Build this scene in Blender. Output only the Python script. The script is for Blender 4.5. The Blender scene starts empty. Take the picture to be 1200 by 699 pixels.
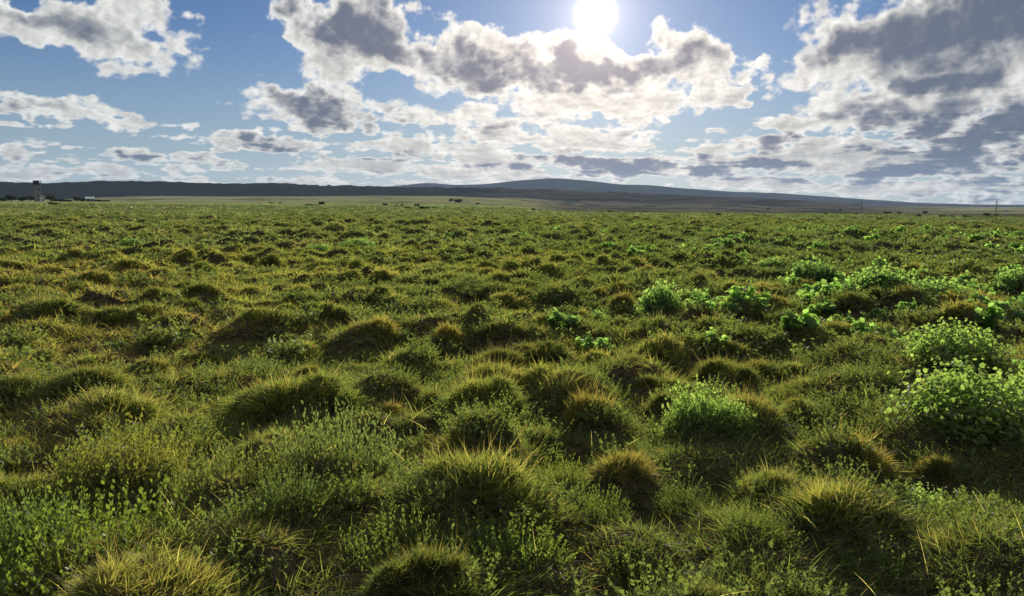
import bpy, math, random, os
import numpy as np
from mathutils import Matrix, Vector
R = math.radians

# ------------------------------------------------------------------ camera
CAM_H = 1.6
FPX = 906.0                       # focal length in pixels of a 1200 px wide picture
PITCH, ROLL = R(7.0), R(0.42)
CAM = Vector((0, 0, CAM_H))
_f = Vector((0, math.cos(PITCH), -math.sin(PITCH)))
_u0 = Vector((0, math.sin(PITCH), math.cos(PITCH)))
_r0 = Vector((1, 0, 0))
RIGHT = _r0 * math.cos(ROLL) + _u0 * math.sin(ROLL)
UP = _u0 * math.cos(ROLL) - _r0 * math.sin(ROLL)
FWD = _f

scene = bpy.context.scene
col = scene.collection
cd = bpy.data.cameras.new("camera")
cam = bpy.data.objects.new("camera", cd)
col.objects.link(cam)
cd.sensor_width = 36.0
cd.lens = 36.0 * FPX / 1200.0
cd.clip_start = 0.05
cd.clip_end = 60000
cam.matrix_world = Matrix(((RIGHT.x, UP.x, -FWD.x, CAM.x), (RIGHT.y, UP.y, -FWD.y, CAM.y), (RIGHT.z, UP.z, -FWD.z, CAM.z), (0, 0, 0, 1)))
scene.camera = cam


def pix_dir(x, y):
    """direction of a photograph point (1200 x 699) in the world"""
    return (FWD * FPX + RIGHT * (x - 600.0) - UP * (y - 349.5)).normalized()


def azel(x, y):
    d = pix_dir(x, y)
    return math.degrees(math.atan2(d.x, d.y)), math.degrees(math.asin(d.z))


# ------------------------------------------------------------------ sun, sky, exposure
SUN_DIR = pix_dir(698, 17)
SUN_EL = math.asin(SUN_DIR.z)
SUN_AZ = math.atan2(SUN_DIR.x, SUN_DIR.y)
sd = bpy.data.lights.new("sun", 'SUN')
sd.energy = 5.0
sd.angle = R(0.5)
sd.color = (1.0, 0.90, 0.74)
sun = bpy.data.objects.new("sun", sd)
sun.rotation_euler = (-SUN_DIR).to_track_quat('-Z', 'Y').to_euler()
col.objects.link(sun)

vs = scene.view_settings
vs.view_transform = 'Standard'
vs.look = 'None'
vs.gamma = 1.0
vs.exposure = 0.55
vs.use_curve_mapping = False
cy = scene.cycles
cy.max_bounces = 6
cy.diffuse_bounces = 3
cy.glossy_bounces = 2
cy.transmission_bounces = 4
cy.volume_bounces = 0
cy.transparent_max_bounces = 8
cy.sample_clamp_indirect = 4.0

SKY_STRENGTH = 0.0617
world = bpy.data.worlds.new("World")
scene.world = world
world.use_nodes = True
NT = world.node_tree
NT.nodes.clear()


class G:
    """tiny helper to write node maths"""
    def __init__(self, nt):
        self.nt = nt

    def n(self, t, **k):
        nd = self.nt.nodes.new(t)
        for a, b in k.items():
            setattr(nd, a, b)
        return nd

    def put(self, sock, v):
        if v is None:
            return
        if isinstance(v, bpy.types.NodeSocket):
            self.nt.links.new(v, sock)
        else:
            sock.default_value = v

    def m(self, op, a, b=None, c=None, clamp=False):
        nd = self.n('ShaderNodeMath', operation=op, use_clamp=clamp)
        for s, v in zip(nd.inputs, (a, b, c)):
            self.put(s, v)
        return nd.outputs[0]

    def v(self, op, a, b=None, out=0, scale=None):
        nd = self.n('ShaderNodeVectorMath', operation=op)
        self.put(nd.inputs[0], a)
        self.put(nd.inputs[1], b)
        if scale is not None:
            self.put(nd.inputs['Scale'], scale)
        return nd.outputs[out]

    def comb(self, x, y, z=0.0):
        nd = self.n('ShaderNodeCombineXYZ')
        for s, v in zip(nd.inputs, (x, y, z)):
            self.put(s, v)
        return nd.outputs[0]

    def sep(self, v):
        nd = self.n('ShaderNodeSeparateXYZ')
        self.put(nd.inputs[0], v)
        return nd.outputs

    def step(self, v, a, b, lo=0.0, hi=1.0, kind='SMOOTHSTEP'):
        nd = self.n('ShaderNodeMapRange', interpolation_type=kind)
        self.put(nd.inputs[0], v)
        for i, x in zip((1, 2, 3, 4), (a, b, lo, hi)):
            self.put(nd.inputs[i], x)
        return nd.outputs[0]

    def mix(self, f, a, b, blend='MIX'):
        nd = self.n('ShaderNodeMix', data_type='RGBA', blend_type=blend)
        self.put(nd.inputs[0], f)
        for s, v in ((nd.inputs[6], a), (nd.inputs[7], b)):
            if isinstance(v, tuple) and len(v) == 3:
                v = v + (1.0,)
            self.put(s, v)
        return nd.outputs[2]

    def noise(self, vec, scale, detail=6.0, rough=0.5, lac=2.0, dist=0.0, out=0, dim='3D'):
        nd = self.n('ShaderNodeTexNoise', noise_dimensions=dim)
        self.put(nd.inputs['Vector'], vec)
        self.put(nd.inputs['Scale'], scale)
        self.put(nd.inputs['Detail'], detail)
        self.put(nd.inputs['Roughness'], rough)
        self.put(nd.inputs['Lacunarity'], lac)
        self.put(nd.inputs['Distortion'], dist)
        return nd.outputs[out]


def build_sky():
    g = G(NT)
    tc = g.n('ShaderNodeTexCoord')
    d = tc.outputs['Generated']
    x, y, z = g.sep(d)
    az = g.m('MULTIPLY', g.m('ARCTAN2', x, y), 57.29578)
    el = g.m('MULTIPLY', g.m('ARCSINE', z), 57.29578)
    P = g.comb(az, el)
    sky = g.n('ShaderNodeTexSky', sky_type='NISHITA')
    sky.sun_disc = False
    sky.sun_elevation = SUN_EL
    sky.sun_rotation = SUN_AZ
    sky.air_density = 1.0
    sky.dust_density = 0.15
    sky.ozone_density = 1.6
    K = 11.1
    # coordinates of the cloud noise: finer and flatter towards the horizon
    ele = g.m('ADD', g.m('MAXIMUM', el, 0.0), 5.5)
    fx = g.m('DIVIDE', 14.0, ele)
    q = g.comb(g.m('MULTIPLY', az, 0.125), g.m('MULTIPLY', g.m('LOGARITHM', ele, 2.71828), 2.5), 3.7)
    # domain warp of the layout (degrees)
    wsc = g.m('DIVIDE', ele, 14.0)
    warp = g.v('SUBTRACT', g.noise(q, 1.7, 4.0, 0.55, out=1, dim='2D'), (0.5, 0.5, 0.5))
    warp = g.v('MULTIPLY', warp, (9.0, 5.0, 0.0))
    Pw = g.v('ADD', P, g.v('SCALE', warp, scale=wsc))

    def blobs(lst, base=0.0):
        acc = base
        for (px, py, rx, ry, amp, *rot) in lst:
            a, e = azel(px, py)
            k = 57.29578 / FPX
            sx, sy = 1 / (rx * k), 1 / (ry * k)
            if rot:
                mp = g.n('ShaderNodeMapping', vector_type='TEXTURE')
                g.put(mp.inputs[0], Pw)
                mp.inputs['Location'].default_value = (a, e, 0)
                mp.inputs['Rotation'].default_value = (0, 0, R(rot[0]))
                mp.inputs['Scale'].default_value = (1 / sx, 1 / sy, 1)
                ln = g.v('LENGTH', mp.outputs[0], out=1)
            else:
                ln = g.v('LENGTH', g.v('MULTIPLY', g.v('SUBTRACT', Pw, (a, e, 0)), (sx, sy, 0.0)), out=1)
            val = g.step(ln, 1.35, 0.15, 0.0, amp)
            nd = g.n('ShaderNodeMath', operation='SMOOTH_MAX')
            g.put(nd.inputs[0], acc)
            g.put(nd.inputs[1], val)
            nd.inputs[2].default_value = 0.12
            acc = nd.outputs[0]
        return acc

    # cloud cover, as it stands in the photograph (x, y, half width, half height, amount, tilt)
    cover = blobs([
        (60, 25, 190, 38, 1.0, -7), (195, 48, 50, 16, .8),
        (75, 128, 130, 18, .62, -8), (25, 150, 45, 8, .5),
        (380, 60, 90, 70, 1.0, -35), (440, 50, 130, 55, 1.1, -12), (560, 70, 130, 42, 1.0, -10), (700, 80, 150, 45, 1.1),
        (800, 80, 60, 45, 1.0), (370, 132, 110, 30, 1.0, -4), (520, 135, 130, 26, .8), (700, 118, 150, 30, 1.0), (840, 110, 40, 30, .9),
        (640, 165, 330, 26, .72), (330, 172, 90, 20, .8), (190, 180, 60, 11, .8),
        (40, 185, 70, 13, .7), (110, 203, 130, 14, .6), (700, 195, 330, 26, .85), (420, 196, 150, 20, .75),
        (1000, 75, 110, 50, 1.0, 15), (1130, 40, 170, 95, 1.2), (1090, 130, 130, 40, 1.0), (1190, 150, 90, 60, 1.0),
        (930, 150, 80, 22, .9), (950, 185, 220, 32, 1.0), (1130, 185, 130, 40, 1.0), (1050, 215, 300, 18, .8),
        (318, 91, 22, 3.5, .55), (300, 212, 330, 10, .72), (60, 206, 110, 10, .75), (50, 186, 70, 9, .8), (640, 214, 160, 12, .75), (900, 212, 160, 14, .8), (1100, 228, 200, 8, .6),
    ])
    darkb = blobs([
        (50, 18, 85, 20, .62, -8), (150, 42, 45, 12, .3), (40, 124, 60, 8, .35), (410, 35, 105, 30, 1.25, -14), (500, 60, 85, 26, 1.15, -20), (610, 82, 80, 18, 1.15, -4),
        (690, 86, 75, 17, 1.3), (780, 72, 45, 25, .95), (400, 134, 100, 20, 1.35, -8), (170, 183, 38, 7, 1.0), (215, 186, 24, 6, .9),
        (325, 180, 55, 9, 1.0), (500, 185, 50, 8, .6), (690, 190, 95, 11, .85), (840, 158, 40, 9, .7), (980, 62, 70, 28, .8),
        (1050, 45, 60, 45, .95), (1150, 20, 110, 42, 1.05), (1105, 90, 45, 28, .9), (1060, 135, 75, 24, .8), (1150, 163, 110, 34, 1.4),
        (1000, 205, 190, 11, 1.2), (870, 190, 130, 9, 1.0), (930, 206, 150, 8, 1.1), (1120, 192, 170, 16, 1.25), (1180, 224, 130, 8, 1.0), (700, 192, 110, 12, 1.15), (1080, 222, 150, 5, .8), (760, 207, 120, 5, .8), (25, 186, 40, 5, .5), (70, 196, 50, 5, .45),
        (555, 213, 120, 7, .5), (380, 215, 60, 5, .3),
    ])
    # sky above the frame: scattered clouds of the same sort
    up = g.step(el, 19.0, 28.0, 0.0, 0.5)
    cover = g.m('ADD', cover, up)
    darkb = g.m('ADD', darkb, g.m('MULTIPLY', up, 0.7))

    def field(vec):
        w = g.v('ADD', vec, g.v('SCALE', g.noise(vec, 7.0, 2.0, 0.6, out=1, dim='2D'), scale=0.07))
        nf = g.noise(vec, 2.4, 9.0, 0.53, dim='2D')
        vo = g.n('ShaderNodeTexVoronoi', feature='F1', voronoi_dimensions='2D')
        g.put(vo.inputs['Vector'], w)
        vo.inputs['Scale'].default_value = 6.5
        vo.inputs['Detail'].default_value = 2.0
        vo.inputs['Roughness'].default_value = 0.5
        vf = g.m('SUBTRACT', 0.9, vo.outputs['Distance'])
        return g.m('ADD', g.m('MULTIPLY', nf, 0.86), g.m('MULTIPLY', vf, 0.17))
    f1 = field(q)
    # soft relief: a smoother noise compared with itself a small step towards the sun
    to_sun = g.v('SUBTRACT', (math.degrees(SUN_AZ), math.degrees(SUN_EL) + 4.0, 0.0), P)
    ts = g.v('NORMALIZE', to_sun)
    q2 = g.v('ADD', q, g.v('SCALE', ts, scale=0.045))
    relief = g.m('SUBTRACT', g.noise(q, 3.6, 6.0, 0.56, dim='2D'), g.noise(q2, 3.6, 6.0, 0.56, dim='2D'))
    # long flat streaks low over the horizon
    lowband = g.step(el, 7.5, 3.0)
    sk = g.noise(g.comb(g.m('MULTIPLY', az, 0.045), g.m('MULTIPLY', el, 0.62)), 2.2, 6.0, 0.50, dim='2D')
    skc = g.m('MULTIPLY', g.m('SUBTRACT', sk, 0.5), lowband)
    D = g.m('ADD', g.m('SUBTRACT', cover, 0.40), g.m('MULTIPLY', g.m('SUBTRACT', f1, 0.5), g.m('ADD', 1.25, g.m('MULTIPLY', lowband, 1.3))))
    D = g.m('ADD', D, g.m('MULTIPLY', skc, 1.9))
    D = g.m('ADD', D, g.m('MULTIPLY', lowband, 0.17))
    alpha = g.step(D, -0.05, 0.22)
    fs = g.m('ADD', g.m('MULTIPLY', g.noise(q, 2.6, 3.5, 0.5, dim='2D'), 0.7), g.m('MULTIPLY', f1, 0.3))
    DK = g.m('ADD', g.m('SUBTRACT', darkb, 0.40), g.m('MULTIPLY', g.m('SUBTRACT', f1, 0.5), g.m('MULTIPLY', lowband, 2.2)))
    DK = g.m('ADD', DK, g.m('MULTIPLY', g.m('SUBTRACT', fs, 0.5), 1.05))
    DK = g.m('SUBTRACT', DK, g.m('MULTIPLY', skc, 4.2))
    DK = g.m('MULTIPLY', g.step(DK, -0.42, 0.46), g.step(D, 0.05, 0.62))
    DK = g.m('SUBTRACT', DK, g.m('MULTIPLY', relief, 0.5), clamp=True)
    extra = g.step(D, 0.45, 1.1, 0.0, 0.32)
    DK = g.m('MAXIMUM', DK, extra)
    rim = g.m('SUBTRACT', 1.0, g.step(D, 0.10, 0.55))
    dots = g.v('DOT_PRODUCT', d, tuple(SUN_DIR), out=1)
    ang = g.m('MULTIPLY', g.m('ARCCOSINE', g.m('MINIMUM', dots, 1.0)), 57.29578)
    near = g.m('EXPONENT', g.m('MULTIPLY', ang, -0.085))
    bright = g.mix(near, tuple(v * K for v in (.66, .67, .655)), tuple(v * K for v in (1.15, 1.04, .90)))
    bright = g.v('SCALE', bright, scale=g.m('ADD', 0.86, g.m('ADD', g.m('MULTIPLY', relief, 1.2), g.m('MULTIPLY', rim, 0.26))))
    dark = g.mix(near, tuple(v * K for v in (.10, .135, .20)), tuple(v * K for v in (.24, .23, .28)))
    bright = g.v('SCALE', bright, scale=g.step(el, 7.0, 0.5, 1.0, 0.90))
    dark = g.mix(g.step(el, 6.0, 1.0, 0.0, 0.6), dark, tuple(v * K for v in (.125, .18, .27)))
    ccol = g.mix(DK, bright, dark)
    # clear sky: Nishita, leaned towards the photograph's blue
    blue = g.mix(1.0, sky.outputs[0], (0.31, 0.45, 0.72), 'MULTIPLY')
    low = g.step(el, 13.0, -1.5)
    hz = g.mix(near, tuple(v * K for v in (.36, .45, .53)), tuple(v * K for v in (.62, .62, .60)))
    blue = g.mix(g.m('MULTIPLY', low, 0.72), blue, hz)
    out = g.mix(alpha, blue, ccol)
    out = g.mix(g.m('MULTIPLY', g.step(el, 1.2, -0.6), 0.25), out, hz)
    # sun aureole and the dazzling disc
    halo = g.m('MULTIPLY', g.m('EXPONENT', g.m('MULTIPLY', g.m('POWER', g.m('DIVIDE', ang, 2.1), 1.0), -1.0)), 0.85)
    halo2 = g.m('MULTIPLY', g.m('EXPONENT', g.m('MULTIPLY', ang, -0.12)), 0.25)
    core = g.step(ang, 1.9, 0.0, 0.0, 1.3)
    add = g.v('ADD', g.v('SCALE', (1.0, .84, .74), scale=g.m('MULTIPLY', halo, K)), g.v('SCALE', (1.0, .80, .74), scale=g.m('MULTIPLY', halo2, K)))
    add = g.v('ADD', add, g.v('SCALE', (1.0, .96, .86), scale=g.m('MULTIPLY', core, K)))
    out = g.v('ADD', out, add)
    below = g.step(el, -0.5, -4.0)
    out = g.mix(below, out, tuple(v * K for v in (.12, .12, .08)))
    bg = g.n('ShaderNodeBackground')
    g.put(bg.inputs[0], out)
    bg.inputs[1].default_value = SKY_STRENGTH
    wo = g.n('ShaderNodeOutputWorld')
    NT.links.new(bg.outputs[0], wo.inputs[0])


build_sky()
world.cycles.sampling_method = 'MANUAL'
world.cycles.sample_map_resolution = 512

FEW = False
NOHAZE = False

# ------------------------------------------------------------------ numpy noise, terrain height
def _hash(ix, iy, s):
    h = (ix.astype(np.int64) * 374761393 + iy.astype(np.int64) * 668265263 + s * 974634777) & 0xFFFFFFFF
    h = ((h ^ (h >> 13)) * 1274126177) & 0xFFFFFFFF
    h = h ^ (h >> 16)
    return (h & 0xFFFF) / 65535.0


def vnoise(x, y, s=0):
    ix, iy = np.floor(x), np.floor(y)
    fx, fy = x - ix, y - iy
    fx, fy = fx * fx * (3 - 2 * fx), fy * fy * (3 - 2 * fy)
    a, b = _hash(ix, iy, s), _hash(ix + 1, iy, s)
    c, d = _hash(ix, iy + 1, s), _hash(ix + 1, iy + 1, s)
    return (a + (b - a) * fx) * (1 - fy) + (c + (d - c) * fx) * fy


def fbm(x, y, s=0, octs=4, rough=0.5):
    t, a, n = 0.0, 1.0, 0.0
    for i in range(octs):
        c, sn = math.cos(0.7 * i + 0.3), math.sin(0.7 * i + 0.3)
        t = t + a * vnoise((x * c - y * sn) * 2 ** i + 31.7 * i, (x * sn + y * c) * 2 ** i + 17.3 * i, s + i)
        n += a
        a *= rough
    return t / n


def dir_z(X, dy):
    """rise per metre of distance towards photograph column X, dy pixels below the level line"""
    return -dy / FPX * np.cos(np.arctan((X - 600.0) / FPX))


# how the land lies far away: rows of (distance, pixels below the level line at columns XS)
XS = np.array([-600, 0, 200, 400, 520, 600, 660, 800, 1000, 1200, 1800], float)
ROWS = [
    (130, [11.1] * 11),
    (260, [5.6, 5.6, 5.6, 5.6, 6.0, 7.0, 11.2, 11.8, 11.8, 11.0, 10.0]),
    (600, [2.4, 2.4, 2.0, 2.0, 2.0, 4.0, 11.5, 13.0, 12.0, 9.5, 8.0]),
    (1400, [1.0, 1.0, 0.0, -2.5, -4.0, -1.5, 6.0, 8.0, 7.5, 6.5, 6.0]),
    (2400, [0.5, 1.0, -4.0, -6.0, -7.0, -5.0, 3.0, 4.5, 4.5, 4.0, 3.5]),
    (3400, [0.5, 1.0, -2.0, -4.0, -5.0, -6.0, -7.0, -3.0, 1.5, 2.0, 2.0]),
    (5200, [0.3, 0.5, 0.5, 0.5, 0.0, 0.0, 0.0, 0.0, 0.6, 1.0, 1.0]),
    (9000, [0.2] * 11),
]
RR = np.log(np.array([r for r, _ in ROWS], float))
DY = np.array([d for _, d in ROWS], float)


# hummocks: every tussock stands on one; rasterised once, then looked up
class Raster:
    def __init__(self, x0, x1, y0, y1, step):
        self.x0, self.y0, self.s = x0, y0, step
        self.a = np.zeros((int((y1 - y0) / step) + 2, int((x1 - x0) / step) + 2))

    def stamp(self, x, y, r, h):
        R_ = 1.5 * r
        n = self.a.shape
        i0, i1 = max(0, int((y - R_ - self.y0) / self.s)), min(n[0], int((y + R_ - self.y0) / self.s) + 2)
        j0, j1 = max(0, int((x - R_ - self.x0) / self.s)), min(n[1], int((x + R_ - self.x0) / self.s) + 2)
        if i0 >= i1 or j0 >= j1:
            return
        yy = self.y0 + np.arange(i0, i1)[:, None] * self.s - y
        xx = self.x0 + np.arange(j0, j1)[None, :] * self.s - x
        d2 = (xx ** 2 + yy ** 2) / (R_ * R_)
        z = h * np.clip(1 - d2, 0, 1) ** 1.25
        blk = self.a[i0:i1, j0:j1]
        # soft maximum, so that neighbours run into one another
        self.a[i0:i1, j0:j1] = (blk ** 3 + z ** 3 + 1e-12) ** (1 / 3)

    def get(self, x, y):
        u, v = (x - self.x0) / self.s, (y - self.y0) / self.s
        n = self.a.shape
        ok = (u >= 0) & (v >= 0) & (u < n[1] - 1.001) & (v < n[0] - 1.001)
        u, v = np.clip(u, 0, n[1] - 1.001), np.clip(v, 0, n[0] - 1.001)
        i, j = v.astype(int), u.astype(int); f, g_ = v - i, u - j
        a = self.a
        z = (a[i, j] * (1 - g_) + a[i, j + 1] * g_) * (1 - f) + (a[i + 1, j] * (1 - g_) + a[i + 1, j + 1] * g_) * f
        return np.where(ok, z, 0.0)


NEAR_R = Raster(-28, 28, 1.5, 35, 0.04)
MID_R = Raster(-75, 75, 33, 100, 0.12)


def lookup(x, y):
    rag = 0.55 + 0.9 * fbm(x / 0.26, y / 0.26, 23, 3, 0.6)
    return (NEAR_R.get(x, y) + MID_R.get(x, y)) * rag


def height(x, y, mounds=True):
    x = np.asarray(x, float); y = np.asarray(y, float)
    r = np.hypot(x, y)
    X = 600 + FPX * np.clip(x / np.maximum(np.abs(y), 1e-6), -2, 2) * np.sign(np.where(y == 0, 1, y))
    X = np.where(y > 0, X, np.where(x < 0, -600.0, 1800.0))
    lr = np.log(np.clip(r, 130, 9000))
    j = np.clip(np.searchsorted(RR, lr, side='right') - 1, 0, len(RR) - 2)
    t = (lr - RR[j]) / (RR[j + 1] - RR[j])
    t = t * t * (3 - 2 * t)
    k = np.clip(np.searchsorted(XS, X, side='right') - 1, 0, len(XS) - 2)
    u = np.clip((X - XS[k]) / (XS[k + 1] - XS[k]), 0, 1)
    u = u * u * (3 - 2 * u)
    dyv = (DY[j, k] * (1 - u) + DY[j, k + 1] * u) * (1 - t) + (DY[j + 1, k] * (1 - u) + DY[j + 1, k + 1] * u) * t
    rc = np.clip(r, 130, 9000)
    far = CAM_H - dyv / FPX * rc
    far = np.where(r < 130, 0.0, far)
    far = far * np.clip((r - 130) / 60, 0, 1)
    near = np.clip(1 - (r - 60) / 200, 0.0, 1)
    hum = (fbm(x / 0.95, y / 0.95, 5, 3, 0.55) - 0.5) * 0.40 + (fbm(x / 4.5, y / 4.5, 9, 2) - 0.5) * 0.28
    big = (fbm(x / 60.0, y / 60.0, 12, 3) - 0.5) * np.clip(r / 200, 0, 1) * 1.2 * np.clip((r - 40) / 100, 0, 1)
    roll = (fbm(x / 260.0, y / 260.0, 14, 3) - 0.5) * np.clip((r - 500) / 1500, 0, 1) * 7.0
    return far + hum * near + big + roll + (lookup(x, y) if mounds else 0.0)


def ground_at(px, py, z=0.0):
    """point of the plain that the photograph shows at px, py"""
    d = pix_dir(px, py)
    t = (z - CAM_H) / d.z
    return CAM + d * t


def to_px(x, y, z):
    v = np.stack([x, y, z - CAM_H], -1)
    f = v @ np.array(FWD); r = v @ np.array(RIGHT); u = v @ np.array(UP)
    return 600 + FPX * r / f, 349.5 - FPX * u / f, f



random.seed(5)
# ------------------------------------------------------------------ plants one can point at in the photograph
# kind, column and row of the foot, width and height in photograph pixels, label, short name for its neighbours' labels
T = [
    ('green_tussock', 565, 640, 175, 110, 'widest dark grass tussock in the foreground, yellow-green fringe on its shoulders', 'the widest foreground tussock'),
    ('green_tussock', 345, 500, 135, 65, 'broad dark tussock with a bright yellow-green crest left of the centre', 'the broad yellow-crested tussock'),
    ('gold_tussock', 575, 478, 92, 55, 'round dark-faced tussock in the middle of the field, low golden rim', 'the round tussock at the centre'),
    ('rust_tussock', 698, 513, 82, 68, 'tall tussock with brownish ragged tips right of the round central one', 'the ragged brown-tipped tussock'),
    ('rust_tussock', 725, 583, 92, 50, 'reddish topped tussock right behind the foreground gap, above dark hollow', 'the reddish topped tussock'),
    ('rust_tussock', 878, 520, 84, 68, 'tall straw-brown tussock directly right of the bright broadleaf shrub', 'the tall straw-brown tussock'),
    ('rust_tussock', 990, 562, 104, 78, 'big orange-tipped tussock casting a long black shadow on the right', 'the big orange-tipped tussock'),
    ('gold_tussock', 912, 606, 95, 58, 'golden spiky tussock in the right foreground beside small broadleaf plant', 'the golden spiky tussock'),
    ('green_tussock', 775, 465, 76, 36, 'low tussock with a neat yellow arc of grass along its top', 'the yellow-arc tussock'),
    ('dark_tussock', 648, 458, 74, 42, 'low dusky tussock just behind the round central one', 'the low dusky tussock'),
    ('gold_tussock', 780, 427, 84, 46, 'wide olive tussock with gold tips in front of the middle broadleaf shrub', 'the wide gold-tipped tussock'),
    ('dark_tussock', 850, 447, 74, 42, 'dark twin-lobed tussock at right centre with thin yellow rim', 'the dark twin-lobed tussock'),
    ('rust_tussock', 430, 410, 72, 36, 'orange-rimmed dark tussock left of the centre line', 'the orange-rimmed tussock'),
    ('gold_tussock', 412, 436, 56, 24, 'flat little tussock with orange fringe just in front of the orange-rimmed one', 'the flat orange-fringed tussock'),
    ('rust_tussock', 522, 412, 48, 40, 'narrow upright brown tussock with blond tips near the centre', 'the narrow upright brown tussock'),
    ('gold_tussock', 516, 380, 74, 28, 'long low tussock with yellow top and purplish shaded side', 'the long purple-sided tussock'),
    ('dark_tussock', 592, 407, 60, 28, 'small dark tussock right of the narrow upright brown one', 'the small dark central tussock'),
    ('dark_tussock', 60, 386, 82, 30, 'nearly black low tussock near the left edge', 'the black tussock by the left edge'),
    ('dark_tussock', 310, 402, 78, 32, 'dull brown-green tussock left of the orange-rimmed tussock', 'the dull brown-green tussock'),
    ('gold_tussock', 130, 502, 115, 50, 'golden-topped tussock with dry straws over a dark hollow at left', 'the golden-topped left tussock'),
    ('dark_tussock', 226, 458, 104, 36, 'long dark tussock between the golden-topped one and the wide crest', 'the long dark left tussock'),
    ('dark_tussock', 182, 386, 62, 25, 'small dark tussock right of the nearly black one', 'the small dark left tussock'),
    ('gold_tussock', 826, 397, 50, 28, 'small bronze tussock just right of the middle broadleaf shrub', 'the bronze tussock'),
    ('green_tussock', 948, 472, 84, 32, 'flat-topped green tussock left of the big broadleaf shrub', 'the flat-topped green tussock'),
    ('dark_tussock', 1010, 440, 100, 30, 'wide bluish-green low tussock behind the flat-topped green one', 'the wide bluish tussock'),
    ('dark_tussock', 30, 337, 66, 18, 'dark brown tussock at the far left, largest of those behind', 'the dark brown far-left tussock'),
    ('dark_tussock', 35, 354, 56, 22, 'dark bushy tussock just in front of the far-left brown one', 'the bushy far-left tussock'),
    ('dark_tussock', 200, 287, 42, 12, 'grey-green tussock standing alone in the far left field', 'the lone grey-green tussock'),
    ('green_tussock', 228, 352, 62, 20, 'greenish tussock in the left middle distance, dark underneath', 'the greenish left tussock'),
    ('dark_tussock', 592, 360, 70, 26, 'blue-shadowed dark tussock in the centre middle distance', 'the blue-shadowed tussock'),
    ('dark_tussock', 690, 320, 28, 15, 'small black upright tussock standing out in the far centre', 'the small black upright tussock'),
    ('dark_tussock', 662, 318, 22, 13, 'small dark tuft left of the black upright one', 'the small dark tuft'),
    ('rust_tussock', 826, 323, 32, 13, 'small rusty tussock in the distance right of centre', 'the small distant rusty tussock'),
    ('dark_tussock', 738, 303, 30, 10, 'small greenish dome far off right of centre', 'the far greenish dome'),
    ('rust_tussock', 905, 368, 52, 20, 'brown tussock between the middle and the right-hand broadleaf shrubs', 'the brown tussock between shrubs'),
    ('rust_tussock', 1140, 372, 64, 36, 'large dark brown tussock right of the row of broadleaf shrubs', 'the large brown right tussock'),
    ('dark_tussock', 282, 282, 32, 10, 'dark little tussock far left of centre near the plain', 'the far dark little tussock'),
    ('rust_tussock', 382, 334, 36, 16, 'purplish-brown small tussock left of centre', 'the purplish-brown tussock'),
    ('dark_tussock', 430, 364, 42, 18, 'olive-dark tussock behind the orange-rimmed one', 'the olive-dark tussock'),
    ('dark_tussock', 648, 377, 42, 12, 'flat purple-shadowed tussock at the centre', 'the flat purple-shadowed tussock'),
    ('rust_tussock', 800, 306, 30, 9, 'faint tan tussock in the far right-centre field', 'the faint tan tussock'),
    ('green_tussock', 30, 605, 110, 50, 'yellow-green grass hump at the left edge of the foreground', 'the left edge grass hump'),
    ('gold_tussock', 290, 700, 130, 40, 'bright yellow grass clump at the bottom left of the frame', 'the bottom yellow clump'),
    ('gold_tussock', 900, 705, 190, 40, 'low lime-yellow grass clump along the bottom edge right of centre', 'the lime-yellow bottom clump'),
    ('rust_tussock', 450, 500, 70, 30, 'low reddish dry tussock left of the round central one', 'the low reddish tussock'),
    ('dark_tussock', 1180, 630, 90, 40, 'dark grassy hump at the right edge of the foreground', 'the right edge dark hump'),
    ('green_tussock', 40, 470, 80, 32, 'soft green grass mound at the left edge, mid field', 'the soft green left mound'),
    ('gold_tussock', 1170, 610, 70, 35, 'golden-green tussock close to the right edge', 'the golden-green right tussock'),
]
B = [
    (1130, 528, 165, 78, 'largest bright green broadleaf shrub at the right edge', 'the largest broadleaf shrub'),
    (1195, 515, 100, 66, 'tall broadleaf shrub cut by the right edge of the photo', 'the edge-cut broadleaf shrub'),
    (1115, 455, 120, 56, 'wide broadleaf shrub just behind the largest one', 'the wide rear broadleaf shrub'),
    (815, 525, 80, 66, 'lime-green broadleaf shrub in mid field between the brown tussocks', 'the lime-green mid shrub'),
    (855, 530, 62, 50, 'smaller broadleaf shrub touching the lime-green one on its right', 'the smaller shrub beside the lime-green one'),
    (775, 376, 60, 42, 'bright broadleaf shrub near the centre of the middle distance', 'the bright centre broadleaf shrub'),
    (812, 368, 42, 22, 'low broadleaf plant right beside the bright centre shrub', 'the low plant by the centre shrub'),
    (955, 346, 72, 32, 'blue-green broadleaf shrub, leftmost of the right-hand row', 'the leftmost shrub of the row'),
    (1028, 366, 78, 38, 'broadleaf shrub with dark heart, second of the right-hand row', 'the dark-hearted row shrub'),
    (1092, 364, 84, 38, 'widest broadleaf shrub of the right-hand row', 'the widest row shrub'),
    (1190, 348, 46, 28, 'broadleaf shrub at the right edge in the middle distance', 'the mid-distance edge shrub'),
    (420, 296, 52, 14, 'pale green distant broadleaf patch left of centre', 'the pale green distant patch'),
    (372, 300, 34, 12, 'distant dark-green shrub left of the pale green patch', 'the distant dark-green shrub'),
    (1075, 602, 90, 40, 'small lime broadleaf plant with large leaves in the right foreground', 'the large-leaved small plant'),
    (1000, 583, 34, 28, 'single stalk of round leaves beside the golden spiky tussock', 'the single round-leaved stalk'),
    (155, 294, 34, 10, 'small bright broadleaf spot far off at left', 'the small bright left spot'),
    (906, 318, 46, 15, 'blue-green broadleaf clump far behind the right-hand row', 'the far blue-green clump'),
    (702, 378, 32, 22, 'narrow green leafy clump left of the bright centre shrub', 'the narrow leafy clump'),
]
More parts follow.
